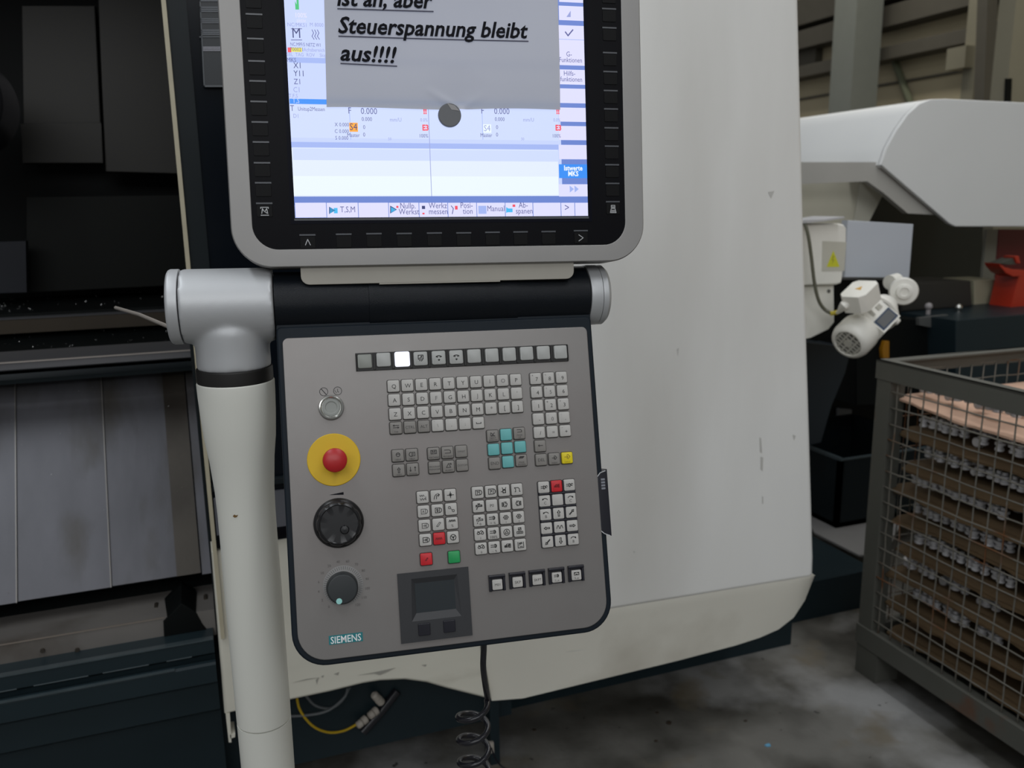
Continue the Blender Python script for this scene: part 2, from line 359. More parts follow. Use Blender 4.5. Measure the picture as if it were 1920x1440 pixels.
# folded lower band of the cover, leaning inwards towards the floor
low = MB(); fold = [(899, 1180), (1000, 1164), (1150, 1140), (1300, 1116), (1400, 1099.5), (1450, 1091.5), (1480, 1087), (1502, 1083), (1517, 1080.5), (1528, 1078)]
bot = [(922, 1314), (980, 1309.5), (1130, 1273), (1270, 1239), (1380, 1210), (1425, 1195.5), (1460, 1180), (1488, 1158), (1509, 1126), (1527.5, 1079)]
V = []
for (a_, b_) in zip(fold, bot):
    A_ = ony(*a_, 1.7985); t_ = [0, .12, .5, 1]; pr = [A_.lerp(ony(*b_, 1.825), q) for q in t_]; pr[1] += Vector((0, -.002, 0)); V += pr + [pr[-1] + Vector((0, .05, .01)), A_ + Vector((0, .3, 0))]
n_ = 6; fs_ = [(i * n_ + j, (i + 1) * n_ + j, (i + 1) * n_ + j + 1, i * n_ + j + 1) for i in range(9) for j in range(5)]
low.add(V, fs_); low.f.append(tuple(range(n_))); low.m.append(0)
make('cover_lower_fold', low, skirtw2, mach, world=True)
# white skirt under the door
sk = MB()
slab(sk, [(421, 1340), (537, 1315.6), (619, 1298.4), (681, 1283), (712, 1278), (759, 1275.6), (800, 1281), (837, 1291.6), (906, 1308.8), (921, 1313), (902, 1212), (894, 1100), (884, 925), (515, 1011.6), (396, 1035)], 1.79, .06, bev=.008, seg=3)
make('door_skirt', sk, skirtw, mach, world=True)
m = MB(); slab(m, [(423, 1338), (431, 1338), (434, 1392), (429, 1392)], 1.79, .05); slab(m, [(431, 1378), (441, 1376), (441, 1382), (432, 1385)], 1.79, .05); make('skirt_bracket', m, skirtw, mach, world=True)
# plinth and undercut
m = MB(); a = onz(924, 1337, 0); b = onz(1480, 1206, 0); m.box(.35, b.x + .0, a.y, 3.3, 0, .34, bev=.004); make('plinth', m, teal, mach, world=True)
m = MB(); m.box(-.05, .72, 1.98, 2.6, .12, .62, bev=.005); make('lower_casing', m, teal, mach, world=True)
m = MB(); m.box(.02, 1.45, 1.9, 2.5, .62, 2.35); make('inner_frame', m, doorgrey, mach, world=True, smooth=False)

# plinth of the conveyor, right of the cover
tp = ony(1560, 1083, 2.3)
m = MB(); q = ony(1640, 1083, 2.3); m.box(b.x + .002, q.x, 2.3, 3.4, 0, tp.z, bev=.004); cp = make('conveyor_plinth', m, teal, mach, world=True)
m = MB(); zz = tp.z + .004
pl = [onz(1527, 1000, zz), onz(1610, 1042, zz), onz(1660, 1042, zz), onz(1700, 960, zz), onz(1500, 955, zz)]
m.prism([(p.x, p.y) for p in pl], tp.z, tp.z + .008); o = recenter(make('pale_sheet', m, mat('pale_grey_sheet', (.22, .215, .21, 1), .6, var=.1), smooth=False)); tag(o, 'pale grey flat sheet on the dark plinth left of the mesh basket', 'sheet')
# black bin behind the basket
bc = onz(1567, 990, tp.z + .01); rim = ony(1575, 860, bc.y)
m = MB(); t = thing('black_bin', 'dark open bin with a worn pale rim behind the mesh basket corner', 'bin', (bc.x + .25, bc.y + .25, tp.z + .01))
hz = rim.z - .01
for bx in ((0, .6, 0, .02), (0, .02, 0, .6), (.58, .6, 0, .6), (0, .6, .58, .6)): m.box(bc.x + bx[0], bc.x + bx[1], bc.y + bx[2], bc.y + bx[3], tp.z + .01, hz)
m.box(bc.x, bc.x + .6, bc.y, bc.y + .6, tp.z + .01, tp.z + .03)
make('bin_body', m, mat('bin_black_teal', (.007, .011, .013, 1), .5, spec=.15), t, world=True, smooth=False)
m = MB(); m.box(bc.x - .004, bc.x + .012, bc.y, bc.y + .6, hz, hz + .012); m.box(bc.x, bc.x + .6, bc.y - .004, bc.y + .012, hz, hz + .006); make('rim', m, tealedge, t, world=True, smooth=False)

def scuff(name, pts, Y, c, par): m = MB(); slab(m, pts, Y, .0004); make(name, m, c, par, world=True, smooth=False)
scf = mat('scuff_dark', (.33, .32, .28, 1), .7); scf2 = mat('scuff_grey', (.52, .51, .48, 1), .7)
for pts in ([(671, 1266), (694, 1262), (742, 1252), (722, 1262), (712, 1266), (702, 1263)], [(548, 1280), (575, 1273), (600, 1270), (575, 1275)], [(592, 1275), (598, 1270), (594, 1284)], [(626, 1264), (636, 1260), (634, 1266)], [(602, 1268), (608, 1266), (605, 1271)], [(790, 1247), (800, 1246), (798, 1250)]):
    scuff('scuff_mark', pts, 1.7893, scf, mach)
for pts in ([(1424, 820), (1427, 822), (1429, 850), (1425, 848)], [(1426, 856), (1431, 858), (1430, 884), (1426, 880)], [(1429, 930), (1431, 932), (1431, 945), (1429, 944)], [(1486, 815), (1492, 817), (1489, 826)], [(1269, 655), (1273, 652), (1271, 668)], [(1187, 1033), (1191, 1034), (1189, 1038)], [(1060, 1223), (1100, 1218), (1070, 1221)], [(1440, 360), (1452, 358), (1446, 372)]):
    scuff('scuff_mark', pts, 1.7993, scf2, mach)
# ---- door (opened to the right): black pane, pale edge, sticker
dt = thing('machine_door', 'black glossy sliding door with thin cream edge behind the operating column', 'door', (0.2, 1.8, .5))
a = ony(352, 500, 1.79); xe = a.x
m = MB(); m.box(xe + .006, .455, 1.79, 1.84, ony(395, 1030, 1.79).z, 2.35, bev=.003); make('door_pane', m, doorblk, dt, world=True)
m = MB(); m.box(xe - .003, xe + .005, 1.78, 1.845, ony(406, 1200, 1.78).z, 2.35, bev=.001); make('edge_strip', m, cream, dt, world=True)
m = MB(); m.box(xe + .006, xe + .040, 1.786, 1.79, ony(395, 900, 1.79).z + .0, 2.3, bev=.002); make('frame_bar', m, doorgrey, dt, world=True)
def hbar(name, y0, y1, c, px=520, pr=.006, x1=.45):
    m = MB(); z1 = ony(px, y0, 1.785).z; z0 = ony(px, y1, 1.785).z; m.box(xe + .008, x1, 1.79 - pr, 1.795, z0, z1, bev=.002); make(name, m, c, dt, world=True)
hbar('handle_rail', 894, 905, doorgrey, pr=.014); hbar('pane_reflection', 919, 988, reflg); hbar('lower_rail', 989, 1006, blackg, pr=.01)  # the blue-grey strip is a painted reflection
# information sticker
stk = MB(); slab(stk, [(371, -60), (440, -60), (440, 163), (382, 163)], 1.78, .0012); st = make('rule_sticker', stk, mat('sticker_dark_film', (.020, .024, .028, 1), .4), dt, world=True)
m = MB()
for pts in ([(371, -60), (373, -60), (384, 163), (382, 163)], [(382, 160), (440, 160), (440, 163), (382, 163)], [(374, 68), (440, 68), (440, 70), (374, 70)]): slab(m, pts, 1.7785, .0006)
make('sticker_border', m, mat('sticker_line_grey', (.10, .11, .12, 1), .5), st, world=True)
for k, (ya, yb) in enumerate(((-30, -20), (-9, 3), (12, 23), (34, 44), (55, 66), (87, 96))):
    m = MB(); x0 = 374 + ya * .06
    for r in range(3): slab(m, [(x0 + .4 * r, ya + (yb - ya) * r / 3 + .6), (435, ya + (yb - ya) * r / 3 + .6), (435, ya + (yb - ya) * (r + 1) / 3 - .6), (x0 + .4 * r, ya + (yb - ya) * (r + 1) / 3 - .6)], 1.7785, .0006)
    make('text_block', m, mat('sticker_text_grey', (.13, .14, .155, 1), .5) if k < 5 else mat('sticker_text_pale', (.34, .34, .38, 1), .5), st, world=True, smooth=False)

# ---- working chamber on the left
XL = -1.5; XR = -.02
m = MB(); m.box(XL, .24, 2.95, 3.0, .2, 2.4); make('chamber_back', m, inblack, mach, world=True, smooth=False)
m = MB(); m.box(XL - .05, XL, 1.8, 3.0, .2, 2.4); m.box(XL, .3, 1.85, 3.0, 2.35, 2.4); m.box(.25, .3, 1.9, 3.0, .66, 2.4); make('chamber_shell', m, inblack, mach, world=True, smooth=False)
m = MB(); slab(m, [(40, 10), (178, 10), (193, 307), (45, 307)], 2.86, .06, bev=.004); make('back_panel', m, inwall, mach, world=True)
m = MB(); slab(m, [(181, -60), (420, -60), (430, 328), (198, 322)], 2.80, .05, bev=.004); make('back_panel', m, inwall, mach, world=True)
m = MB(); slab(m, [(38, 232), (190, 230), (194, 306), (42, 306)], 2.84, .02, bev=.003); make('back_panel', m, inwall, mach, world=True)
m = MB(); slab(m, [(-200, 460), (48, 452), (50, 548), (-200, 556)], 2.6, .04); make('side_guard', m, mat('guard_grey', (.022, .024, .03, 1), .5, spec=.2), mach, world=True)
m = MB(); slab(m, [(50, 370), (420, 365), (420, 530), (50, 548)], 2.7, .04); make('lower_guard', m, mat('guard_dark', (.006, .007, .006, 1), .5, spec=.15), mach, world=True)
# chuck at the left edge
ck = ony(-96, 190, 2.45); rad = (ony(20, 190, 2.45) - ck).length
MX = Matrix.Translation(ck) @ Matrix.Rotation(PI / 2, 4, 'X')
m = MB(); m.lathe([(0, .14), (rad * .55, .14), (rad * .6, .12), (rad * .93, .12), (rad, .10), (rad, -.12), (0, -.12)], 56, MX); chk = make('chuck', m, mat('chuck_steel', (.30, .30, .36, 1), .25, .9, var=.2), mach, world=True)
for k in range(3):
    m = MB(); a = k * 2 * PI / 3 + .4; m.box(rad * .2, rad * .9, -.03, .03, .12, .17, MX @ Matrix.Rotation(a, 4, 'Z'), bev=.004); make('chuck_jaw', m, steel, chk, world=True)
m = MB(); xprism(m, [(2.95, yz(560, 2.95)[1]), yz(590, 2.3), (2.3, .9), (2.95, .9)], XL, XR + .25); make('chip_shelf', m, inblack, mach, world=True, smooth=False)
m = MB(); xprism(m, [yz(597, 2.28), yz(601, 2.26), yz(627, 2.26), yz(627, 2.30), yz(597, 2.30)], XL, XR + .1); r1 = make('upper_rail', m, sillb, mach, world=True, smooth=False)
m = MB(); xprism(m, [yz(595.5, 2.285), yz(598.5, 2.262), yz(600.5, 2.258), yz(600.5, 2.285)], XL, XR + .1); make('rail_lip', m, sill, r1, world=True, smooth=False)
m = MB(); xprism(m, [yz(628, 2.3), yz(662, 2.2), yz(690, 2.2), yz(690, 2.3)], XL, XR + .1); make('rail_channel', m, inblack, mach, world=True, smooth=False)
m = MB(); xprism(m, [yz(660, 2.16), yz(680, 2.06), yz(695, 2.06), yz(697, 2.16)], XL, XR + .003); sb = make('sill_bar', m, sill, mach, world=True, smooth=False)
m = MB(); xprism(m, [yz(679, 2.066), yz(680, 2.056), yz(682.5, 2.056), yz(683, 2.066)], XL, XR + .003); make('sill_highlight', m, mat('sill_edge_highlight', (.42, .38, .35, 1), .35, .5), sb, world=True, smooth=False)  # bright strip paints the highlight along the bar's edge
m = MB(); xprism(m, [yz(703, 2.2), yz(714, 2.19), yz(722, 2.19), yz(722, 2.24)], XL, XR + .003); make('seal_strip', m, teal, mach, world=True, smooth=False)
m = MB(); xprism(m, [(2.28, 1.2), (2.28, .5), (2.4, .5), (2.4, 1.2)], XL, XR + .25); make('cover_backing', m, inblack, mach, world=True, smooth=False)
# telescopic covers
Zt = yz(712, 2.25)[1]; Zb = yz(1131, 1.95)[1]
for k, (x0, x1, dz, mm) in enumerate(((XL, -.406, .010, steel), (-.406, -.2235, .005, steel), (-.2235, -.038, 0, steel), (-.09, -.0385, .0012, steelb), (-.036, XR + .004, .012, steel))):
    m = MB(); d = dz; yo = -d
    vs = [(2.25 + yo, Zt), (1.95 + yo, Zb), (1.955 + yo, Zb - .003), (1.965 + yo, Zb), (2.265 + yo, Zt)]
    xprism(m, vs, x0, x1 - .0008)
    make('cover_plate' if k != 3 else 'stained_strip', m, mm, mach, world=True, smooth=False)
    if k in (0, 1):
        m = MB(); xprism(m, [(2.25 + yo - .0012, Zt), (1.95 + yo - .0012, Zb), (1.96 + yo, Zb), (2.26 + yo, Zt)], x1 - .003, x1 - .0006); make('plate_edge', m, mat('bright_plate_edge', (.19, .18, .17, 1), .35, .5), mach, world=True, smooth=False)
# right jamb beside covers
m = MB(); m.box(XR + .004, xe - .004, 1.86, 2.3, .45, 1.3); make('jamb', m, doorgrey, mach, world=True, smooth=False)
# ledge
m = MB(); xprism(m, [yz(1133, 2.05), yz(1160, 2.02), yz(1160, 2.3), (2.3, 1.0), (2.05, Zb + .0)], XL, XR); make('shadow_gap', m, inblack, mach, world=True, smooth=False)
m = MB(); xprism(m, [yz(1158, 2.02), yz(1209, 1.86), yz(1262, 1.86), yz(1262, 2.02)], XL, XR + .003); lg = make('lower_ledge', m, ledge, mach, world=True, smooth=False)
m = MB(); xprism(m, [yz(1207.5, 1.8655), yz(1209, 1.858), yz(1211, 1.858), yz(1211, 1.866)], XL, XR - .1); make('ledge_edge', m, mat('ledge_edge_steel', (.30, .255, .215, 1), .4, .4), lg, world=True, smooth=False)
for (px, py) in ((160, 1169), (293, 1140), (386, 1124), (145, 1218), (80, 1219)):
    c = ony(px, py, 1.93 if py < 1180 else 1.86); m = MB(); m.lathe([(0, -.005), (.0045, -.005), (.005, .004), (.005, .02)], 10, Matrix.Translation(c) @ Matrix.Rotation(-PI / 2, 4, 'X')); make('bolt_head', m, steelb, lg, world=True)
m = MB(); slab(m, [(306, 1166), (340, 1131), (366, 1146), (380, 1172), (392, 1186), (392, 1200), (308, 1206)], 1.855, .12, bev=.003); make('corner_gusset', m, inblack, mach, world=True)
# front tray
m = MB(); xprism(m, [yz(1263, 1.82), yz(1269, 1.80), yz(1297, 1.80), yz(1300, 1.82), yz(1310, 1.82), yz(1311, 1.80), yz(1316, 1.79), yz(1322, 1.786), yz(1357, 1.786), yz(1360, 1.82), yz(1413, 1.82), yz(1416, 1.90), (1.90, .1), (2.1, .1), (2.1, yz(1263, 1.82)[1])], XL, -.0235); tr = make('front_tray', m, teal, mach, world=True, smooth=False)
m = MB(); xprism(m, [yz(1262, 1.823), yz(1268.5, 1.798), yz(1271, 1.798), yz(1271, 1.823)], XL, -.024); xprism(m, [yz(1314, 1.79), yz(1316.5, 1.784), yz(1320, 1.784), yz(1320, 1.79)], XL, xe - .1); make('tray_edge_highlight', m, tealedge, tr, world=True, smooth=False)  # pale strips paint the highlight lines of the tray edges
for xa, xb in ((-.55, -.40), (-.37, -.27), (-.243, -.155), (-.12, -.07)):
    m = MB(); xprism(m, [yz(1296.5, 1.7995), yz(1298.5, 1.799), yz(1300, 1.82), yz(1300, 1.83)], xa, xb); make('slot_highlight', m, tealedge, tr, world=True, smooth=False)  # short pale strips paint the highlights along the slot
m = MB(); m.box(XL, xe, 1.92, 2.4, 0, .12); make('base_frame', m, inblack, mach, world=True, smooth=False)
# metal chips, countless
m = MB()
def chip(c, s):
    a = random.random() * 6; d = Vector((math.cos(a), .3 * random.random(), math.sin(a))) * s; e = Vector((-d.z, .2 * s, d.x)) * .35
    m.add([c - d, c - e, c + d, c + e], [(0, 1, 2, 3)])
for k in range(70):
    px = random.choice((random.uniform(-60, 60), random.uniform(-60, 315))); t = random.random(); Y = 2.9 - t * .55; zt = yz(560, 2.95)[1] + (yz(590, 2.3)[1] - yz(560, 2.95)[1]) * (2.95 - Y) / .65
    p = ony(px, 560, Y); chip(Vector((p.x, Y, zt + .002)), random.uniform(.0008, .003))
for k in range(34):
    px = random.uniform(-60, 340); t = random.random(); z0 = yz(628, 2.3)[1]; z1 = yz(662, 2.2)[1]; p = ony(px, 640, 2.25); chip(Vector((p.x, 2.3 - .1 * t, z0 + (z1 - z0) * t + .002)), random.uniform(.0006, .002))
for k in range(26):
    u = random.random(); p = ony(random.uniform(0, 370), 900, 2.1); chip(Vector((p.x, 2.25 - .3 * u - .014, Zt + (Zb - Zt) * u)), random.uniform(.0008, .002))
o = make('metal_chips', m, chipm, smooth=False); tag(o, 'scattered bright metal chips on the dark chamber floor and plates', 'chips', kind='stuff')

# ================================================================ OPERATING COLUMN
ax0 = PF @ Vector((-.195, .110, -.030)); hx = PF.col[0].to_3d()
pc = Vector((ony(430, 570, ax0.y).x, ax0.y, ax0.z)); RT = .0445
col = thing('support_column', 'cream tapered round column with silver tee head left of the control panel', 'column', (pc.x, pc.y, 0))
def dep(p): return (R.transposed() @ (p - CAM)).z
prof = []
for py, wpx in ((716, 143), (740, 141.5), (780, 137), (820, 130.5), (859, 119), (917, 109), (960, 106), (1015, 105), (1100, 105), (1200, 103), (1346, 99.5)):
    p = ony(434 + (py - 705) * .084, py, pc.y); prof.append((wpx / F * dep(p) / 2 * .985, p.z))
zr = ony(434, 690, pc.y).z
TM = Matrix.Translation((pc.x, pc.y, 0))
zs = prof[-1][1]; zb1 = prof[0][1]
m = MB(); m.lathe([(.03, zb1 + .004)] + [(prof[0][0] - .001, zb1 + .002)] + prof + [(prof[-1][0], zs), (prof[-1][0] - .004, zs - .0006)], 64, TM); make('tapered_tube', m, polew, col, world=True)
m = MB(); r9 = prof[-1][0]; m.lathe([(r9 - .004, zs - .0020), (r9, zs - .0022), (r9 * .97, .62), (r9 * .95, .02), (r9 * .95, 0), (0, 0)], 64, TM); make('lower_tube', m, polew, col, world=True)
m = MB(); m.lathe([(0, zb1 + .001), (.0450, zb1 + .001), (.0452, zb1 + .004), (.0452, zb1 + .017), (.0445, zb1 + .019), (0, zb1 + .019)], 64, TM); make('black_ring', m, stripblk, col, world=True)
pz = ony(441, 967, pc.y - .033)
m = MB(); m.add([pz + Vector((x, -.0007, z)) for x, z in ((-.003, 0), (-.001, -.0022), (.002, -.0016), (.0035, .001), (.001, .0004), (-.001, .002))], [(0, 1, 2, 3, 4, 5)]); make('paint_chip', m, mat('rust_spot', (.18, .10, .03, 1), .7), col, world=True, smooth=False)
# tee head : union smoothed by remesh
m = MB(); m.lathe([(0, zb1 + .018), (.0440, zb1 + .018), (.0436, zb1 + .04), (.0442, pc.z - .03), (.036, pc.z), (0, pc.z)], 48, TM)
HM = Matrix((hx, PF.col[1].to_3d(), PF.col[2].to_3d())).transposed().to_4x4(); HM.translation = ax0 - hx * (-.195)
HX = HM @ Matrix.Rotation(PI / 2, 4, 'Y')   # z axis now along panel x, origin at local x=0
xl, xr2 = -.2555, -.1355
m.lathe([(0, xl + .014), (RT, xl + .014), (RT, xr2), (0, xr2)], 64, HX)
tee = make('tee_head', m, silver, col, world=True); tee.modifiers.clear()
md = tee.modifiers.new('r', 'REMESH'); md.mode = 'VOXEL'; md.voxel_size = .0022; ms = tee.modifiers.new('s', 'SMOOTH'); ms.factor = .6; ms.iterations = 14
dg = bpy.context.evaluated_depsgraph_get(); bpy.context.view_layer.update(); nm = bpy.data.meshes.new_from_object(tee.evaluated_get(bpy.context.evaluated_depsgraph_get()))
tee.modifiers.clear(); nm.shade_smooth(); tee.data = nm
if not nm.materials: nm.materials.append(silver)
m = MB(); m.lathe([(0, xl), (RT * .93, xl), (RT * .98, xl + .0015), (RT + .0002, xl + .004), (RT + .0002, xl + .0128), (RT * .995, xl + .0134), (0, xl + .0134)], 64, HX); make('end_cap', m, silver, col, world=True)

# ================================================================ CONTROL PANEL
pan = thing('control_panel', 'grey operator control panel with rows of keys, knobs and a stop button', 'control panel', PF)
hs = MB(); hs.prism(rrect(-.1345, -.3240, .2605, .078, .04, 10, (.040, .038, .006, .006)), -.036, -.0035, bev=.003, seg=3)
make('housing', hs, trim, pan)
m = MB(); m.prism(rrect(-.1278, -.3168, .2528, .0640, .03, 10, (.034, .032, .007, .007)), -.0038, -.0002, bev=.0012); make('face_plate', m, plate, pan)
# hinge cylinder
RH = .0385
LX = Matrix.Translation((0, .110, -.030)) @ Matrix.Rotation(PI / 2, 4, 'Y')
m = MB(); m.lathe([(0, -.1345), (RH, -.1345), (RH, .2585), (RH - .003, .2605), (0, .2605)], 72, LX); hg = make('hinge_barrel', m, darkh, pan)
m = MB(); m.lathe([(RH + .0008, -.023), (RH + .0008, .1625)], 40, LX, a0=PI * .55, a1=PI * 1.45)
# sleeve: a slightly proud middle section
m = MB(); m.lathe([(RH - .001, -.024), (RH + .0009, -.0235), (RH + .0009, .1630), (RH - .001, .1635)], 72, LX); make('hinge_sleeve', m, darkh, hg)
m = MB(); m.lathe([(0, .2605), (.0385, .2605), (.0398, .2625), (.0398, .2755), (.0385, .2765), (0, .2765)], 64, LX); make('silver_ring', m, silver, pan)
m = MB(); m.lathe([(0, .2768), (.0388, .2768), (.0395, .2785), (.0395, .2835), (.036, .2875), (.02, .2885), (0, .2885)], 64, LX); make('end_cap', m, silver, pan)
# webs that join barrel and housing
m = MB(); m.prism(rrect(-.1345, .05, .2605, .112, .004, 4), -.05, -.0055, bev=.002); make('neck', m, trim, pan)

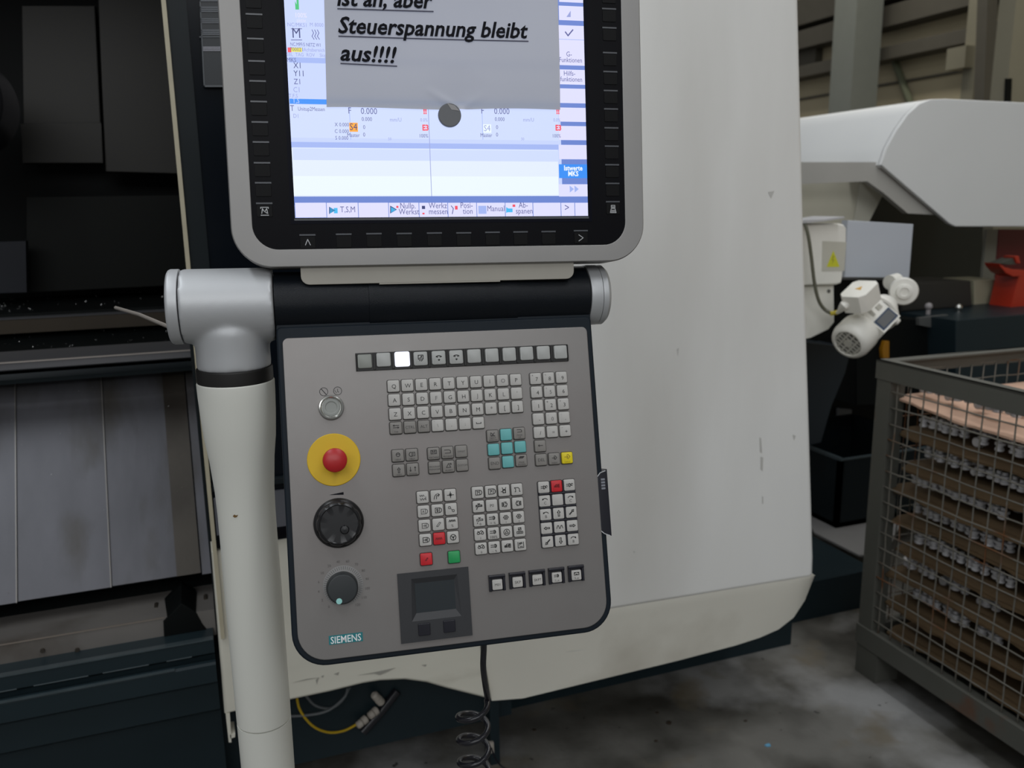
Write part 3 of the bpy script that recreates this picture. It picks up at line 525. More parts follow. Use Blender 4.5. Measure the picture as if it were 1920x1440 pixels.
KW = .0143; KH = .0038
GK = MB()
KEYBM = {}
def keybody(wd, mt, h=KH):
    k = (round(wd, 4), mt.name, h)
    if k not in KEYBM:
        b = MB(); b.prism(rrect(-wd / 2, -wd / 2, wd / 2, wd / 2, wd * .12, 3), 0, h, bev=.0011, seg=2)
        me = bpy.data.meshes.new('key'); me.from_pydata(b.v, [], b.f); me.materials.append(mt); me.shade_smooth(); me.set_sharp_from_angle(angle=math.radians(38)); KEYBM[k] = me
    return KEYBM[k]
def arc(cx, cy, r, a0, a1, n=10): return [(cx + r * math.cos(math.radians(a0 + (a1 - a0) * i / n)), cy + r * math.sin(math.radians(a0 + (a1 - a0) * i / n))) for i in range(n + 1)]
sq = lambda x0, y0, x1, y1: [(x0, y0), (x1, y0), (x1, y1), (x0, y1), (x0, y0)]
ICON = {
 'zig': [[(-.7, .5), (-.5, .2), (-.3, .5), (-.1, .2), (.1, .5), (.3, .2)], [(-.6, -.2), (-.4, -.6), (-.1, -.2), (.1, -.6), (.4, -.2), (.6, -.6), (.6, .1)]],
 'wave': [[(-.7, -.3), (-.5, .3), (-.25, .3), (-.1, -.3), (.1, -.3), (.3, .3), (.5, .3), (.7, -.3)]],
 'arrow_up': [[(-.15, -.6), (-.15, .2), (-.35, .2), (0, .65), (.35, .2), (.15, .2), (.15, -.6), (-.15, -.6)]],
 'arrow_dn': [[(-.15, .6), (-.15, -.2), (-.35, -.2), (0, -.65), (.35, -.2), (.15, -.2), (.15, .6), (-.15, .6)]],
 'arrow_l': [[(.6, .13), (-.2, .13), (-.2, .3), (-.65, 0), (-.2, -.3), (-.2, -.13), (.6, -.13), (.6, .13)]],
 'arrow_r': [[(-.6, .13), (.2, .13), (.2, .3), (.65, 0), (.2, -.3), (.2, -.13), (-.6, -.13), (-.6, .13)]],
 'arrow_ur': [[(-.5, -.4), (.2, .3), (.05, .45), (.55, .55), (.45, .05), (.3, .2), (-.4, -.5), (-.5, -.4)]],
 'arrow_dl': [[(.5, .4), (-.2, -.3), (-.05, -.45), (-.55, -.55), (-.45, -.05), (-.3, -.2), (.4, .5), (.5, .4)]],
 'rotl': [arc(0, -.1, .65, 30, 150), [(-.56, .22), (-.3, .4)], [(-.56, .22), (-.55, .5)]],
 'rotr': [arc(0, -.1, .65, 30, 150), [(.56, .22), (.3, .4)], [(.56, .22), (.55, .5)]],
 'bend': [[(-.6, -.6), (-.4, .1), (0, .45)], [(-.1, -.6), (0, .1), (.6, .3)], [(.6, .3), (.2, .55)], [(.6, .3), (.3, -.1)]],
 'cross': [[(0, .7), (0, -.6)], [(-.7, 0), (.7, 0)], arc(0, 0, .2, 0, 360), [(-.2, .3), (0, .1), (.2, .3)]],
 'sheet': [sq(-.55, -.5, .35, .5), arc(.3, 0, .5, -70, 70), [(-.25, -.2), (-.1, .2), (.05, -.2)]],
 'sheet_arrow': [sq(-.55, -.5, .35, .5), arc(.3, 0, .5, -70, 70), [(-.4, 0), (.2, 0)], [(0, .2), (.2, 0), (0, -.2)]],
 'sheet_s': [sq(-.5, -.5, .4, .5), arc(.35, 0, .5, -70, 70), arc(-.05, .12, .15, 20, 270), arc(-.05, -.14, .15, -150, 90)],
 'sheet_q': [sq(-.5, -.5, .4, .5), arc(.35, 0, .5, -70, 70), [(-.25, .25), (.1, .25), (.1, 0), (-.1, 0), (-.1, -.15)], [(-.1, -.3), (-.1, -.36)]],
 'chain': [arc(-.4, .35, .25, 0, 360), [(-.2, .2), (.2, -.2)], arc(.4, -.35, .25, 0, 360), [(-.3, .5), (-.1, .3)]],
 'slash': [[(-.45, -.35), (.2, .45)], [(-.15, -.45), (.5, .35)], [(-.45, -.35), (-.15, -.45)], [(.2, .45), (.5, .35)]],
 'zigzag': [[(-.7, .2), (-.5, .6), (-.35, .2), (-.15, .6), (0, .2), (.2, .6), (.35, .2), (.55, .6), (.7, .2)]],
 'wheel': [arc(0, 0, .6, 0, 360, 16), [(0, 0), (0, -.6)], [(0, 0), (-.5, .35)], [(0, 0), (.5, .35)], arc(0, 0, .12, 0, 360, 6)],
 'gear_motor': [sq(-.1, -.35, .5, .35), arc(.1, 0, .25, 0, 360), [(-.7, 0), (-.1, 0)], [(-.6, .3), (-.2, .5), (.4, .5)]],
 'funnel': [[(-.4, .65), (-.25, .25), (.25, .25), (.4, .65)], sq(-.3, -.5, .3, .1), arc(0, -.2, .3, 0, 360), [(-.7, -.2), (-.3, -.2)]],
 'cowl': [[(-.5, -.45), (-.35, -.45), (-.35, .1), (-.6, .4), (.25, .4), (.5, .1), (.5, -.45), (.65, -.45)]],
 'tap': [[(-.6, -.1), (-.6, .3), (.7, .3), (.7, .0), (-.3, 0), (-.3, -.2)], [(0, .3), (0, .6)], [(-.25, .6), (.25, .6)], [(-.5, -.4), (-.5, -.6)]],
 'chuck_o': [[(-.65, -.4), (-.65, .4), (-.45, .4), (-.45, -.4), (-.65, -.4)], [(-.2, -.5), (-.3, 0), (-.2, .5), (.3, .5), (.1, .2), (.45, .2), (.45, -.2), (.1, -.2), (.3, -.5), (-.2, -.5)]],
 'chuck_m': [[(.65, -.4), (.65, .4), (.45, .4), (.45, -.4), (.65, -.4)], [(.2, -.5), (.3, 0), (.2, .5), (-.3, .5), (-.1, .2), (-.45, .2), (-.45, -.2), (-.1, -.2), (-.3, -.5), (.2, -.5)]],
 'spindle': [[(-.7, .45), (.1, .45)], [(-.7, .1), (.1, .1)], arc(.1, .28, .32, -90, 90), [(.1, -.04), (.1, .6)], [(.3, 0), (.3, .56)]],
 'hexa': [[(-.25, .6), (.25, .6), (.5, .2), (.25, -.2), (-.25, -.2), (-.5, .2), (-.25, .6)], arc(0, .2, .18, 0, 360, 8), [(-.6, .2), (-.5, .2)], [(.5, .2), (.6, .2)]],
 'tri': [arc(0, 0, .65, 0, 360, 16), [(-.35, -.25), (0, .4), (.35, -.25), (-.35, -.25)]],
 'key': [arc(-.4, .1, .22, 0, 360), arc(.4, .1, .22, 0, 360), [(-.5, .5), (-.2, .3), (.2, .6), (.5, .4)], [(-.2, 0), (.2, 0)]],
 'grid': [sq(-.3, .2, .3, .7), [(-.3, .2), (.3, .7)], sq(-.65, -.5, .65, -.1), [(-.3, -.5), (-.3, -.1)], [(0, -.5), (0, -.1)], [(.3, -.5), (.3, -.1)]],
 'truck': [[(-.65, -.2), (-.65, .1), (-.2, .3), (-.2, -.2), (-.65, -.2)], sq(-.2, -.2, .3, .45), sq(.35, -.3, .65, .45), [(-.6, .05), (.6, .05)], [(-.5, -.1), (.5, .3)]],
 'chart': [[(-.6, .6), (-.6, -.6), (.65, -.6), (.65, .6)], [(-.3, -.1), (-.3, .5), (0, .1), (0, .55), (.3, .2), (.3, .6)], [(-.2, -.35), (.4, -.35)]],
 'plug': [[(-.7, .2), (-.1, .2)], [(-.7, -.15), (-.1, -.15)], arc(-.1, 0, .35, -90, 90), [(-.1, -.35), (-.1, .35)], arc(.55, .1, .22, 20, 300)],
 'alarm': [[(-.5, -.35), (0, .5), (.45, -.35), (-.5, -.35)], [(.25, .5), (.5, .2)], [(.45, .55), (.65, .3)]],
 'M': [sq(-.6, -.15, .6, .6), [(-.3, -.05), (-.3, .5), (0, .15), (.3, .5), (.3, -.05)]],
 'page': [[(-.6, .5), (.3, .5), (.55, .3), (.55, -.1)], [(.55, -.1), (-.5, -.1)]],
 'page_dn': [[(-.7, .15), (-.3, .55), (.7, .55), (.3, .15), (-.7, .15)], [(-.5, .3), (.4, .3)], [(-.4, .42), (.5, .42)]],
 'updown': [[(-.5, .5), (-.5, -.4)], [(-.65, -.2), (-.5, -.4), (-.35, -.2)], [(.5, .5), (.5, -.4)], [(.65, .3), (.5, .5), (.35, .3)]],
 'eye': [arc(0, .1, .4, 0, 360), [(-.3, .2), (.3, .2)]],
 'info': [arc(-.15, .1, .45, 90, 300), sq(.0, -.25, .6, .5), [(.25, 0), (.25, .3)]],
 'diamond': [[(-.6, .1), (0, .1)], [(-.1, .5), (.2, .6), (.6, .15), (.2, -.3), (-.1, -.2)], [(-.1, .3), (.15, .1), (-.1, -.1)]],
 'back': [[(.5, .1), (-.5, .1)], [(-.25, .3), (-.5, .1), (-.25, -.1)]],
 'space': [[(-.5, .1), (-.5, -.15), (.5, -.15), (.5, .1)]],
 'tab': [[(.6, .35), (-.6, .35)], [(-.35, .5), (-.6, .35), (-.35, .2)], [(-.6, -.1), (.6, -.1)], [(.35, .05), (.6, -.1), (.35, -.25)]],
 'door': [sq(-.5, -.1, .5, .7), [(-.2, .1), (.2, .5)], [(.2, .5), (.2, .2)], [(-.3, -.4), (-.1, -.4)], [(.1, -.5), (.3, -.3)]],
 'arcdn': [arc(0, -.5, .9, 50, 130), [(-.55, .2), (-.2, .1)], [(.55, .2), (.2, .1)], [(-.15, -.4), (.15, -.4), (0, -.6), (-.15, -.4)]],
 'mach': [sq(-.6, .05, .6, .65), [(-.3, .05), (-.1, .25), (.1, .25), (.3, .05)], [(-.5, .5), (-.3, .5)], [(.3, .5), (.5, .5)]],
 'xx': [[(-.5, .5), (.5, -.5)], [(-.5, -.5), (.5, .5)], [(-.6, .5), (-.6, -.4), (.6, -.4)]],
}
def legend(parent, spec, wd, h, mt):
    """spec: list of ('t', text, size, x, y) / ('i', icon, scale, x, y)"""
    b = MB(); u = wd / 2
    for q in spec:
        if q[0] == 't': b.text(q[1], q[2] * wd, q[3] * u, q[4] * u - q[2] * wd * .35, h + .00012, bold=.0)
        else:
            for st_ in ICON[q[1]]: b.ribbon([(q[3] * u + x * u * q[2], q[4] * u + y * u * q[2]) for x, y in st_], wd * .062, h + .00012)
    return make('legend', b, mt, parent, smooth=False)
def key(x, y, mt=kwhite, spec=(), pm=None, wd=KW, label=None, gask=True, z=0.0, h=KH, name='key'):
    o = bpy.data.objects.new(name, keybody(wd, mt, h)); sc.collection.objects.link(o); o.parent = pan; o.location = (x, y, z)
    if label: o['label'] = label
    if spec: legend(o, spec, wd, h, pm or ink)
    if gask: g = wd / 2 + .0009; GK.prism(rrect(x - g, y - g - .0002, x + g, y + g - .0001, wd * .14, 2), -.0003, .0004)
    return o
T = lambda s, sz=.42, x=0, y=0: ('t', s, sz, x, y)
J = lambda s, k=.8, x=0, y=0: ('i', s, k, x, y)
for r, row in enumerate(('QWERTYUIOP', "ASDFGHJKL'", 'ZXCVBNM*[]')):
    for c, ch in enumerate(row):
        key(c * KP, -r * KP, spec=[T(ch, .5, .05, -.05)], pm=inkfaint if ch in "FJ'LOI" else ink)
key(0, -3 * KP, kgrey, [J('tab', .8, 0, .15), T('TAB', .18, 0, -.65)], inkgrey); key(KP, -3 * KP, kgrey, [T('CTRL', .34)], inkgrey); key(2 * KP, -3 * KP, kgrey, [T('ALT', .36)], inkgrey)
for c, ch in enumerate('\\,;'): key((3 + c) * KP, -3 * KP, spec=[T(ch, .4), T('"', .2, -.6, .6)], pm=inkfaint)
key(6 * KP, -3 * KP, spec=[J('space', .8)], pm=ink)
for r, row in enumerate(('789', '456', '123', '-0.', '/=+')):
    for c, ch in enumerate(row):
        key((10.53 + c) * KP, -r * KP, spec=[T(ch, .48, .15, -.1), T('&%(^$"!@#~{|:?>'[r * 3 + c], .16, -.6, .6)], pm=inkfaint if ch in '5-0.=' else ink)
key(10.53 * KP, -5 * KP, kgrey, [J('back', .8)], inkgrey); key(10.53 * KP, -6.02 * KP, kgrey, [T('DEL', .38)], inkgrey)
key(11.53 * KP, -6.02 * KP, kgrey, [J('diamond', .7, 0, .1), T('INSERT', .16, 0, -.7)], inkgrey)
key(12.53 * KP, -6.02 * KP, kyellow, [J('diamond', .8, 0, .1), T('INPUT', .16, 0, -.7)], mat('print_on_yellow', (.35, .25, .01, 1), .6), label='yellow input key')
def block(p00, pr, pd, rows):
    a = Vector(PP(*p00)); dx = Vector(PP(*pr)) - a; dy = Vector(PP(*pd)) - a
    for (i, j), (mt, spec, pm) in rows.items(): q = a + dx * i + dy * j; yield q, mt, spec, pm
G = lambda *s: (kgrey, list(s), inkgrey)
Wk = lambda *s: (kwhite, list(s), ink)
Wf = lambda *s: (kwhite, list(s), inkfaint)
def lay(p00, pr, pd, rows, **k):
    for q, mt, spec, pm in block(p00, pr, pd, rows): key(q.x, q.y, mt, spec, pm, **k)
TL = (kteal, [], None)
lay((923, 817.5), (948, 815), (924.9, 843), {(0, 0): G(J('xx', .6, 0, .25), T('NEXT', .22, 0, -.35), T('WINDOW', .16, 0, -.72)), (1, 0): TL, (2, 0): G(J('page', .7, 0, .3), T('PAGE', .2, 0, -.3), T('UP', .2, 0, -.7)),
  (0, 1): TL, (1, 1): TL, (2, 1): TL, (0, 2): G(T('END', .38)), (1, 2): TL, (2, 2): G(J('page_dn', .7, 0, .3), T('PAGE', .2, 0, -.3), T('DOWN', .2, 0, -.7))})
lay((745.8, 854.5), (771.8, 852.5), (747.4, 881.8), {(0, 0): G(J('eye', .8, 0, .1), T('HELP', .2, 0, -.65)), (1, 0): G(J('info', .8), T('HELP', .2, 0, -.7)), (0, 1): G(J('arrow_up', .7), T('SHIFT', .18, 0, -.75)), (1, 1): G(J('updown', .8), T('CHANNEL', .16, 0, -.75))})
lay((812.5, 850.5), (838.5, 848.4), (814.3, 876.5), {(0, 0): G(J('M', .8, 0, .1), T('MACHINE', .2, 0, -.65)), (1, 0): G(J('page', .9), T('PROGRAM', .18, 0, -.65)), (2, 0): G(T('OFFSET', .2)),
  (0, 1): G(T('PROGRAM', .2, 0, .15), T('MANAGER', .2, 0, -.3)), (1, 1): G(J('alarm', .8, 0, .1), T('ALARM', .2, 0, -.65)), (2, 1): G(T('CUSTOM', .22))})
lay((792.2, 932.2), (818, 930), (793.9, 958.7), {(0, 0): Wf(J('zig')), (1, 0): Wk(J('bend')), (2, 0): Wk(J('cross')), (0, 1): Wf(J('sheet')), (1, 1): Wk(J('sheet_s')), (2, 1): Wf(J('chain')),
  (0, 2): Wf(J('sheet_arrow')), (1, 2): Wf(J('slash')), (2, 2): Wk(J('zigzag', .8, 0, .1), T('%', .3, 0, -.4)), (0, 3): Wk(J('sheet_arrow')), (1, 3): (kred, [J('zigzag', .8, -.1, -.3)], mat('print_on_red', (.22, .005, .008, 1), .6)), (2, 3): Wk(J('wheel'))})
q = PP(799, 1048); key(q[0], q[1], kred, [J('slash', .5)], MATS['print_on_red'], label='red stop key'); q = PP(851, 1044); key(q[0], q[1], kgreen, [], label='green start key')
B = {(0, 0): Wk(J('sheet_q')), (1, 0): Wk(J('sheet_q', .9), T('>', .3, .7, 0)), (2, 0): Wk(J('funnel')), (3, 0): Wk(J('cowl')), (0, 1): Wk(J('tap'), J('tap', .7, .05, .05)), (1, 1): Wk(T('P0', .36)), (2, 1): Wk(J('chuck_o')), (3, 1): Wk(J('chuck_m')),
  (0, 2): Wk(J('tap'), T('0', .3, .1, -.6)), (1, 2): Wk(J('spindle', .9), T('+  %', .26, 0, -.6)), (2, 2): Wk(J('hexa'), T('1', .24, 0, -.65)), (3, 2): Wk(J('hexa'), T('2', .24, 0, -.65)), (0, 3): Wk(J('key', .9, 0, .15), T('1', .26, 0, -.6)),
  (1, 3): Wk(J('spindle', .9), T('100%', .32, 0, -.6)), (2, 3): Wk(J('tri')), (3, 3): Wk(J('grid')), (0, 4): Wk(J('key', .9, 0, .15), T('0', .26, 0, -.6)), (1, 4): Wk(J('spindle', .9), T('-  %', .26, 0, -.6)), (2, 4): Wk(J('truck')), (3, 4): Wk(J('chart'))}
lay((895, 923.4), (919.6, 921.4), (896.6, 949.5), B)
# jog block with its blue-black bars
C_ = {(0, 0): Wk(J('plug')), (1, 0): (kred, [J('truck', .7)], MATS['print_on_red']), (2, 0): Wk(J('plug')), (0, 1): Wk(J('rotl'), T('C', .34, 0, -.35)), (1, 1): Wk(), (2, 1): Wk(J('rotr'), T('C', .34, 0, -.35)), (0, 2): Wk(J('rotl'), T('B', .34, 0, -.35)), (1, 2): Wk(J('arrow_up')), (2, 2): Wk(J('arrow_ur')),
  (0, 3): Wk(J('arrow_l')), (1, 3): Wk(J('wave')), (2, 3): Wk(J('arrow_r')), (0, 4): Wk(J('arrow_dl')), (1, 4): Wk(J('arrow_dn')), (2, 4): Wk(J('rotr'), T('B', .34, 0, -.35))}
lay((1018.6, 913.6), (1042.5, 911.4), (1020.4, 939), C_)
a = Vector(PP(1018.6, 913.6)); d1 = Vector(PP(1042.5, 911.4)) - a; d2 = Vector(PP(1020.4, 939)) - a; m = MB()
p0 = a - d1 * .47 + d2 * -.42; p1 = a + d1 * 2.47 + d2 * 4.42
m.box(min(p0.x, p1.x), max(p0.x, p1.x), min(p0.y, p1.y), max(p0.y, p1.y), .0003, .0008)
for j in range(4): c = a + d2 * (j + .5); m.box(p0.x + .001, p1.x - .001, c.y - .0012, c.y + .0012, .0005, .0042, bev=.0008)
for i in range(2): c = a + d1 * (i + .5); m.box(c.x - .0010, c.x + .0010, p1.y + .001, p0.y - .001, .0005, .0034, bev=.0006)
make('jog_key_frame', m, keyblk, pan, label='blue-black key frame')
for (px, py, sp) in ((931.5, 1093.4, [T('M01', .36)]), (969.4, 1088.6, [T('SKP', .38)]), (1006.4, 1084.2, [T('SKP7', .34)]), (1042.7, 1079.9, [J('spindle', .8, 0, .1), T('1..n', .3, 0, -.55)]), (1079.2, 1075.5, [J('mach', .8), T('1..n', .3, 0, -.55)])):
    x, y = PP(px, py); m = MB(); m.box(x - .0102, x - .0072, y - .0092, y + .0085, .0002, .004, bev=.0008); m.box(x + .0072, x + .0102, y - .0092, y + .0085, .0002, .004, bev=.0008); m.box(x - .0102, x + .0102, y + .0072, y + .0108, .0002, .0056, bev=.001); m.box(x - .0102, x + .0102, y - .0092, y + .008, .0001, .0006)
    make('key_guard', m, keyblk, pan, label='black key guard'); key(x, y - .0012, kwhite, sp, ink, wd=.0128, gask=False, z=.0004)
# lamp button strip
c0 = PP(666, 662); c1 = PP(1064, 646); c2 = PP(668, 697); c3 = PP(1065, 677); x0, x1 = (c0[0] + c2[0]) / 2, (c1[0] + c3[0]) / 2; y0, y1 = (c2[1] + c3[1]) / 2, (c0[1] + c1[1]) / 2
m = MB(); m.box(x0, x1, y0, y1, -.0002, .0016, bev=.0006)
for i in range(13): xx = x0 + (x1 - x0) * i / 12; m.box(max(x0, xx - .0012), min(x1, xx + .0012), y0 + .001, y1 - .001, .0004, .0034, bev=.0006)
make('button_strip', m, stripblk, pan, label='black strip that frames the lamp buttons')
lit = glow('lit_key_white', (.86, .88, 1, 1), 1.15)
cx = [175, 315, 455, 592, 727, 858, 992, 1125, 1255, 1385, 1510, 1638]; cy = [232, 220, 215, 212, 205, 200, 193, 187, 180, 173, 168, 163]
for i in range(12):
    x, y = PP(640 + cx[i] / 4, 620 + cy[i] / 4)
    sp = {3: [J('door', .7)], 4: [J('arcdn', .7)], 5: [J('arcdn', .7)]}.get(i, [])
    if i == 2: key(x, y, lit, wd=.0182, gask=False, z=.001, label='glowing white lamp button', name='lamp_button')
    elif i == 0: key(x, y, mat('dim_lamp_key', (.24, .25, .225, 1), .4), wd=.0170, gask=False, z=.0003, label='dull greenish lamp button', name='lamp_button')
    else: key(x, y, kglass, sp, ink, wd=.0170, gask=False, z=.001, name='lamp_button')
make('key_gasket', GK, gasket, pan, smooth=False)
# selector ring button
def PM(px, py, z=0): x, y = PP(px, py); return Matrix.Translation((x, y, z))
m = MB(); m.lathe([(.0150, -.0002), (.0150, .003), (.0142, .0058), (.0128, .0062), (.0112, .0046), (.0112, .001), (0, .001)], 48, PM(621, 764)); rb = make('ring_button', m, chrome, pan)
m = MB(); m.lathe([(.0085, .001), (.0108, .003), (.0106, .0036), (.0082, .0040), (.0068, .0036), (.0064, .003), (0, .003)], 40, PM(621, 764)); make('button_cap', m, mat('grey_cap_plastic', (.26, .27, .25, 1), .4), rb)
for px, py, k in ((607, 734.5, 0), (633, 733, 1)):
    x, y = PP(px, py); m = MB(); u = .0048; m.ribbon([(x + u * math.cos(t * PI / 12), y + u * math.sin(t * PI / 12)) for t in range(25)], .0006, .0002)
    if k == 0: m.ribbon([(x - u * .6, y + u * .75), (x + u * .6, y - u * .75)], .0009, .0002)
    else: m.ribbon([(x, y + u * .5), (x, y - u * .2), (x + u * .3, y - u * .3)], .0006, .0002); m.ribbon([(x - u * .7, y + u * .2), (x - u * .3, y - u * .5)], .0005, .0002)
    make('button_symbol', m, ink, pan, smooth=False)
# emergency stop
m = MB(); m.lathe([(.0310, -.0002), (.0312, .0008), (.0305, .0014), (.010, .0014)], 64, PM(626, 862)); make('stop_disc', m, stopyel, pan, label='yellow disc behind the stop button')
m = MB(); x, y = PP(628, 863, .024); m.lathe([(.0085, .001), (.0085, .014), (.0125, .016), (.0138, .019), (.0142, .023), (.0136, .0265), (.011, .0285), (.0055, .0296), (0, .0298)], 48, Matrix.Translation((x, y, 0))); make('stop_button', m, stopred, pan, label='red mushroom stop button')
# override wedge mark and big knob
m = MB(); m.quad([PP(616.5, 928.2), PP(644.5, 927.5), PP(644, 922.5)], .0002); make('wedge_mark', m, inkblack, pan, smooth=False)
m = MB(); kx = PM(635, 980)
m.lathe([(.0262, -.0002), (.0290, .0006), (.0294, .003), (.0285, .006), (.0262, .008), (.0262, .0085)], 72, kx)
m.lathe([(.0262, .0085), (.0262, .0150), (.0248, .0185), (.0225, .0196), (.0215, .0186), (.012, .0186), (0, .0186)], 96, kx, flute=lambda a, z: (-.055 * max(0, math.cos(9 * a)) ** 2 if .008 < z < .0192 else 0))
bk = make('override_knob', m, knobblk, pan)
m = MB(); x, y = PP(645, 990); m.lathe([(0, .0188), (.0042, .0190), (.0052, .0206), (.0042, .0225), (0, .0228)], 24, Matrix.Translation((x, y, 0))); make('finger_dimple', m, knobblk, bk)
# small knob with scale
m = MB(); kx = PM(643.5, 1098); m.lathe([(.0235, -.0003), (.0235, .0006), (.017, .0009)], 60, kx, mi=0); sr = make('scale_ring', m, mat('scale_ring_silver', (.26, .255, .25, 1), .35, .4), pan)
m = MB(); x, y = PP(643.5, 1098)
for k in range(46):
    a = math.radians(-60 + k * 300 / 45 + 0); m.ribbon([(x + .0188 * math.cos(a), y + .0188 * math.sin(a)), (x + .0226 * math.cos(a), y + .0226 * math.sin(a))], .0005, .0012)
make('scale_ticks', m, mat('tick_print', (.09, .088, .085, 1), .5), sr, smooth=False)
m = MB()
for k, s in enumerate(('0', '2', '4', '6', '10', '20', '40', '60', '70', '80', '90', '100', '110', '120')):
    a = math.radians(232 - k * 22.2); m.text(s, .0042, x + .0288 * math.cos(a), y + .0288 * math.sin(a) - .0015, .0002)
make('scale_numbers', m, mat('scale_print', (.10, .09, .085, 1), .6), pan, smooth=False)
m = MB(); kx = PM(641.5, 1101); m.lathe([(.0185, .0006), (.0180, .012), (.0168, .0150), (.0155, .0156), (0, .0156)], 60, kx); sk_ = make('feed_knob', m, knobmat, pan)
x, y = PP(634.5, 1123); m = MB(); m.lathe([(0, .0158), (.0034, .0158), (.0034, .0162), (0, .0163)], 20, Matrix.Translation((x + .0004, y, 0))); make('pointer_dot', m, mat('pale_teal_dot', (.30, .62, .58, 1), .5), sk_, label='pale teal pointer dot')
# maker sign
q = [PP(616, 1192.5), PP(680, 1185), PP(680.3, 1201.5), PP(617.5, 1209.5)]; x0 = (q[0][0] + q[3][0]) / 2; x1 = (q[1][0] + q[2][0]) / 2; y1 = (q[0][1] + q[1][1]) / 2; y0 = (q[2][1] + q[3][1]) / 2
m = MB(); m.box(x0, x1, y0, y1, -.0002, .0004); sg = make('maker_sign', m, tealsign, pan, smooth=False, label='teal sign with white capital letters')
m = MB(); v, _ = glyphs('SIEMENS', .012, 0); tw = max(p[0] for p in v) - min(p[0] for p in v); m.text('SIEMENS', .0115, (x0 + x1) / 2, (y0 + y1) / 2 - .0041, .0006, bold=.012, sx=.9 * (x1 - x0) / (tw * .0115)); make('sign_letters', m, signwhite, sg, smooth=False)
# hand module
q = [PP(743.8, 1076), PP(876, 1062.5), PP(886.8, 1190), PP(753, 1207)]; x0 = (q[0][0] + q[3][0]) / 2; x1 = (q[1][0] + q[2][0]) / 2; y1 = (q[0][1] + q[1][1]) / 2; y0 = (q[2][1] + q[3][1]) / 2
q = [PP(777, 1093), PP(851, 1087), PP(855, 1142), PP(781, 1149)]; a0 = (q[0][0] + q[3][0]) / 2; a1 = (q[1][0] + q[2][0]) / 2; b1 = (q[0][1] + q[1][1]) / 2; b0 = (q[2][1] + q[3][1]) / 2
m = MB(); z = .0022
outer = [(x0, y0), (x1, y0), (x1, y1), (x0, y1)]; o2 = [(a0 - .006, b0 - .009), (a1 + .006, b0 - .009), (a1 + .004, b1 + .006), (a0 - .004, b1 + .006)]; inn = [(a0, b0), (a1, b0), (a1, b1), (a0, b1)]
vs = [(p[0], p[1], -.0002) for p in outer] + [(p[0], p[1], z) for p in outer] + [(p[0], p[1], z) for p in o2] + [(p[0], p[1], -.0001 + .0004) for p in inn]
fs = []
for k in range(4):
    l = (k + 1) % 4; fs += [(k, l, 4 + l, 4 + k), (4 + k, 4 + l, 8 + l, 8 + k), (8 + k, 8 + l, 12 + l, 12 + k)]
m.add(vs, fs); hm = make('display_module', m, dark_mod, pan, smooth=False, label='dark module with small unlit display')
m = MB(); m.quad(inn, .00035); make('small_display', m, lcd, hm, smooth=False)
for px, py in ((795, 1179), (842, 1173)):
    x, y = PP(px, py); m = MB(); m.prism(rrect(x - .0072, y - .0072, x + .0072, y + .0072, .0012, 3), .002, .0042, bev=.0008); make('module_button', m, keyblk, hm)
# port cover on the right edge
m = MB(); y0 = PP(1140, 1000)[1]; y1 = PP(1130, 886)[1]; xx = .2605
prt = [(xx - .009, y0 + .004), (xx - .004, y0), (xx + .006, y0 - .004), (xx + .006, y1 + .004), (xx - .004, y1), (xx - .009, y1 - .005)]
m.prism(prt, -.034, -.001, bev=.0015); pc_ = make('port_cover', m, keyblk, pan, label='black port cover')
m = MB(); m.ribbon([(xx + .003, y1 + .002), (xx - .004, y1), (xx - .0085, y1 - .005), (xx - .0085, y0 + .004), (xx - .004, y0), (xx + .003, y0 - .003)], .0011, -.0006); make('cover_outline', m, lightprint, pc_, smooth=False)
m = MB(); cxp = xx - .001
for k in range(4): m.box(cxp - .0026, cxp + .0026, y1 - .010 - k * .0038, y1 - .0075 - k * .0038, -.0011, -.0006)
make('port_symbol', m, mat('grey_port_print', (.20, .21, .24, 1), .5), pc_, smooth=False)

# ================================================================ MONITOR
mon = thing('monitor', 'large control monitor with silver rounded frame above the key panel', 'monitor', SF)
K = .96
ox0, ox1, oy0, oy1 = -.1337 * K, .3936 * K, -.0400 * K, .385 * K
ix0, ix1, iy0, iy1 = -.1084 * K, .3675 * K, -.0180 * K, .362 * K
dx0, dx1, dy0, dy1 = -.0574 * K, .3162 * K, .0201 * K, .3201 * K
m = MB(); no = rrect(ox0, oy0, ox1, oy1, .047, 12); ni = rrect(ix0, iy0, ix1, iy1, .029, 12); n = len(no)
vs = []; fs = []
rings = [(no, -.045), (no, -.004), (inset(no, .0005), -.0012), (inset(no, .0016), .0), (inset(ni, -.0008), .0), (ni, -.0006), (ni, -.003)]
for p, z in rings: vs += [(q[0], q[1], z) for q in p]
for r in range(len(rings) - 1):
    for i in range(n): j = (i + 1) % n; fs.append((r * n + i, r * n + j, r * n + n + j, r * n + n + i))
fs.append(tuple(reversed(range(n)))); m.add(vs, fs); make('silver_frame', m, bezelm, mon)
m = MB(); m.prism(ni, -.006, -.0014); gl = make('black_surround', m, blackg, mon, smooth=False)
m = MB(); m.box(dx0 - .005, dx1 + .005, dy0 - .007, dy1 + .007, -.0014, -.0010); make('display_border', m, mat('blue_black_border', (.002, .0025, .007, 1), .4, spec=.08), mon, smooth=False)
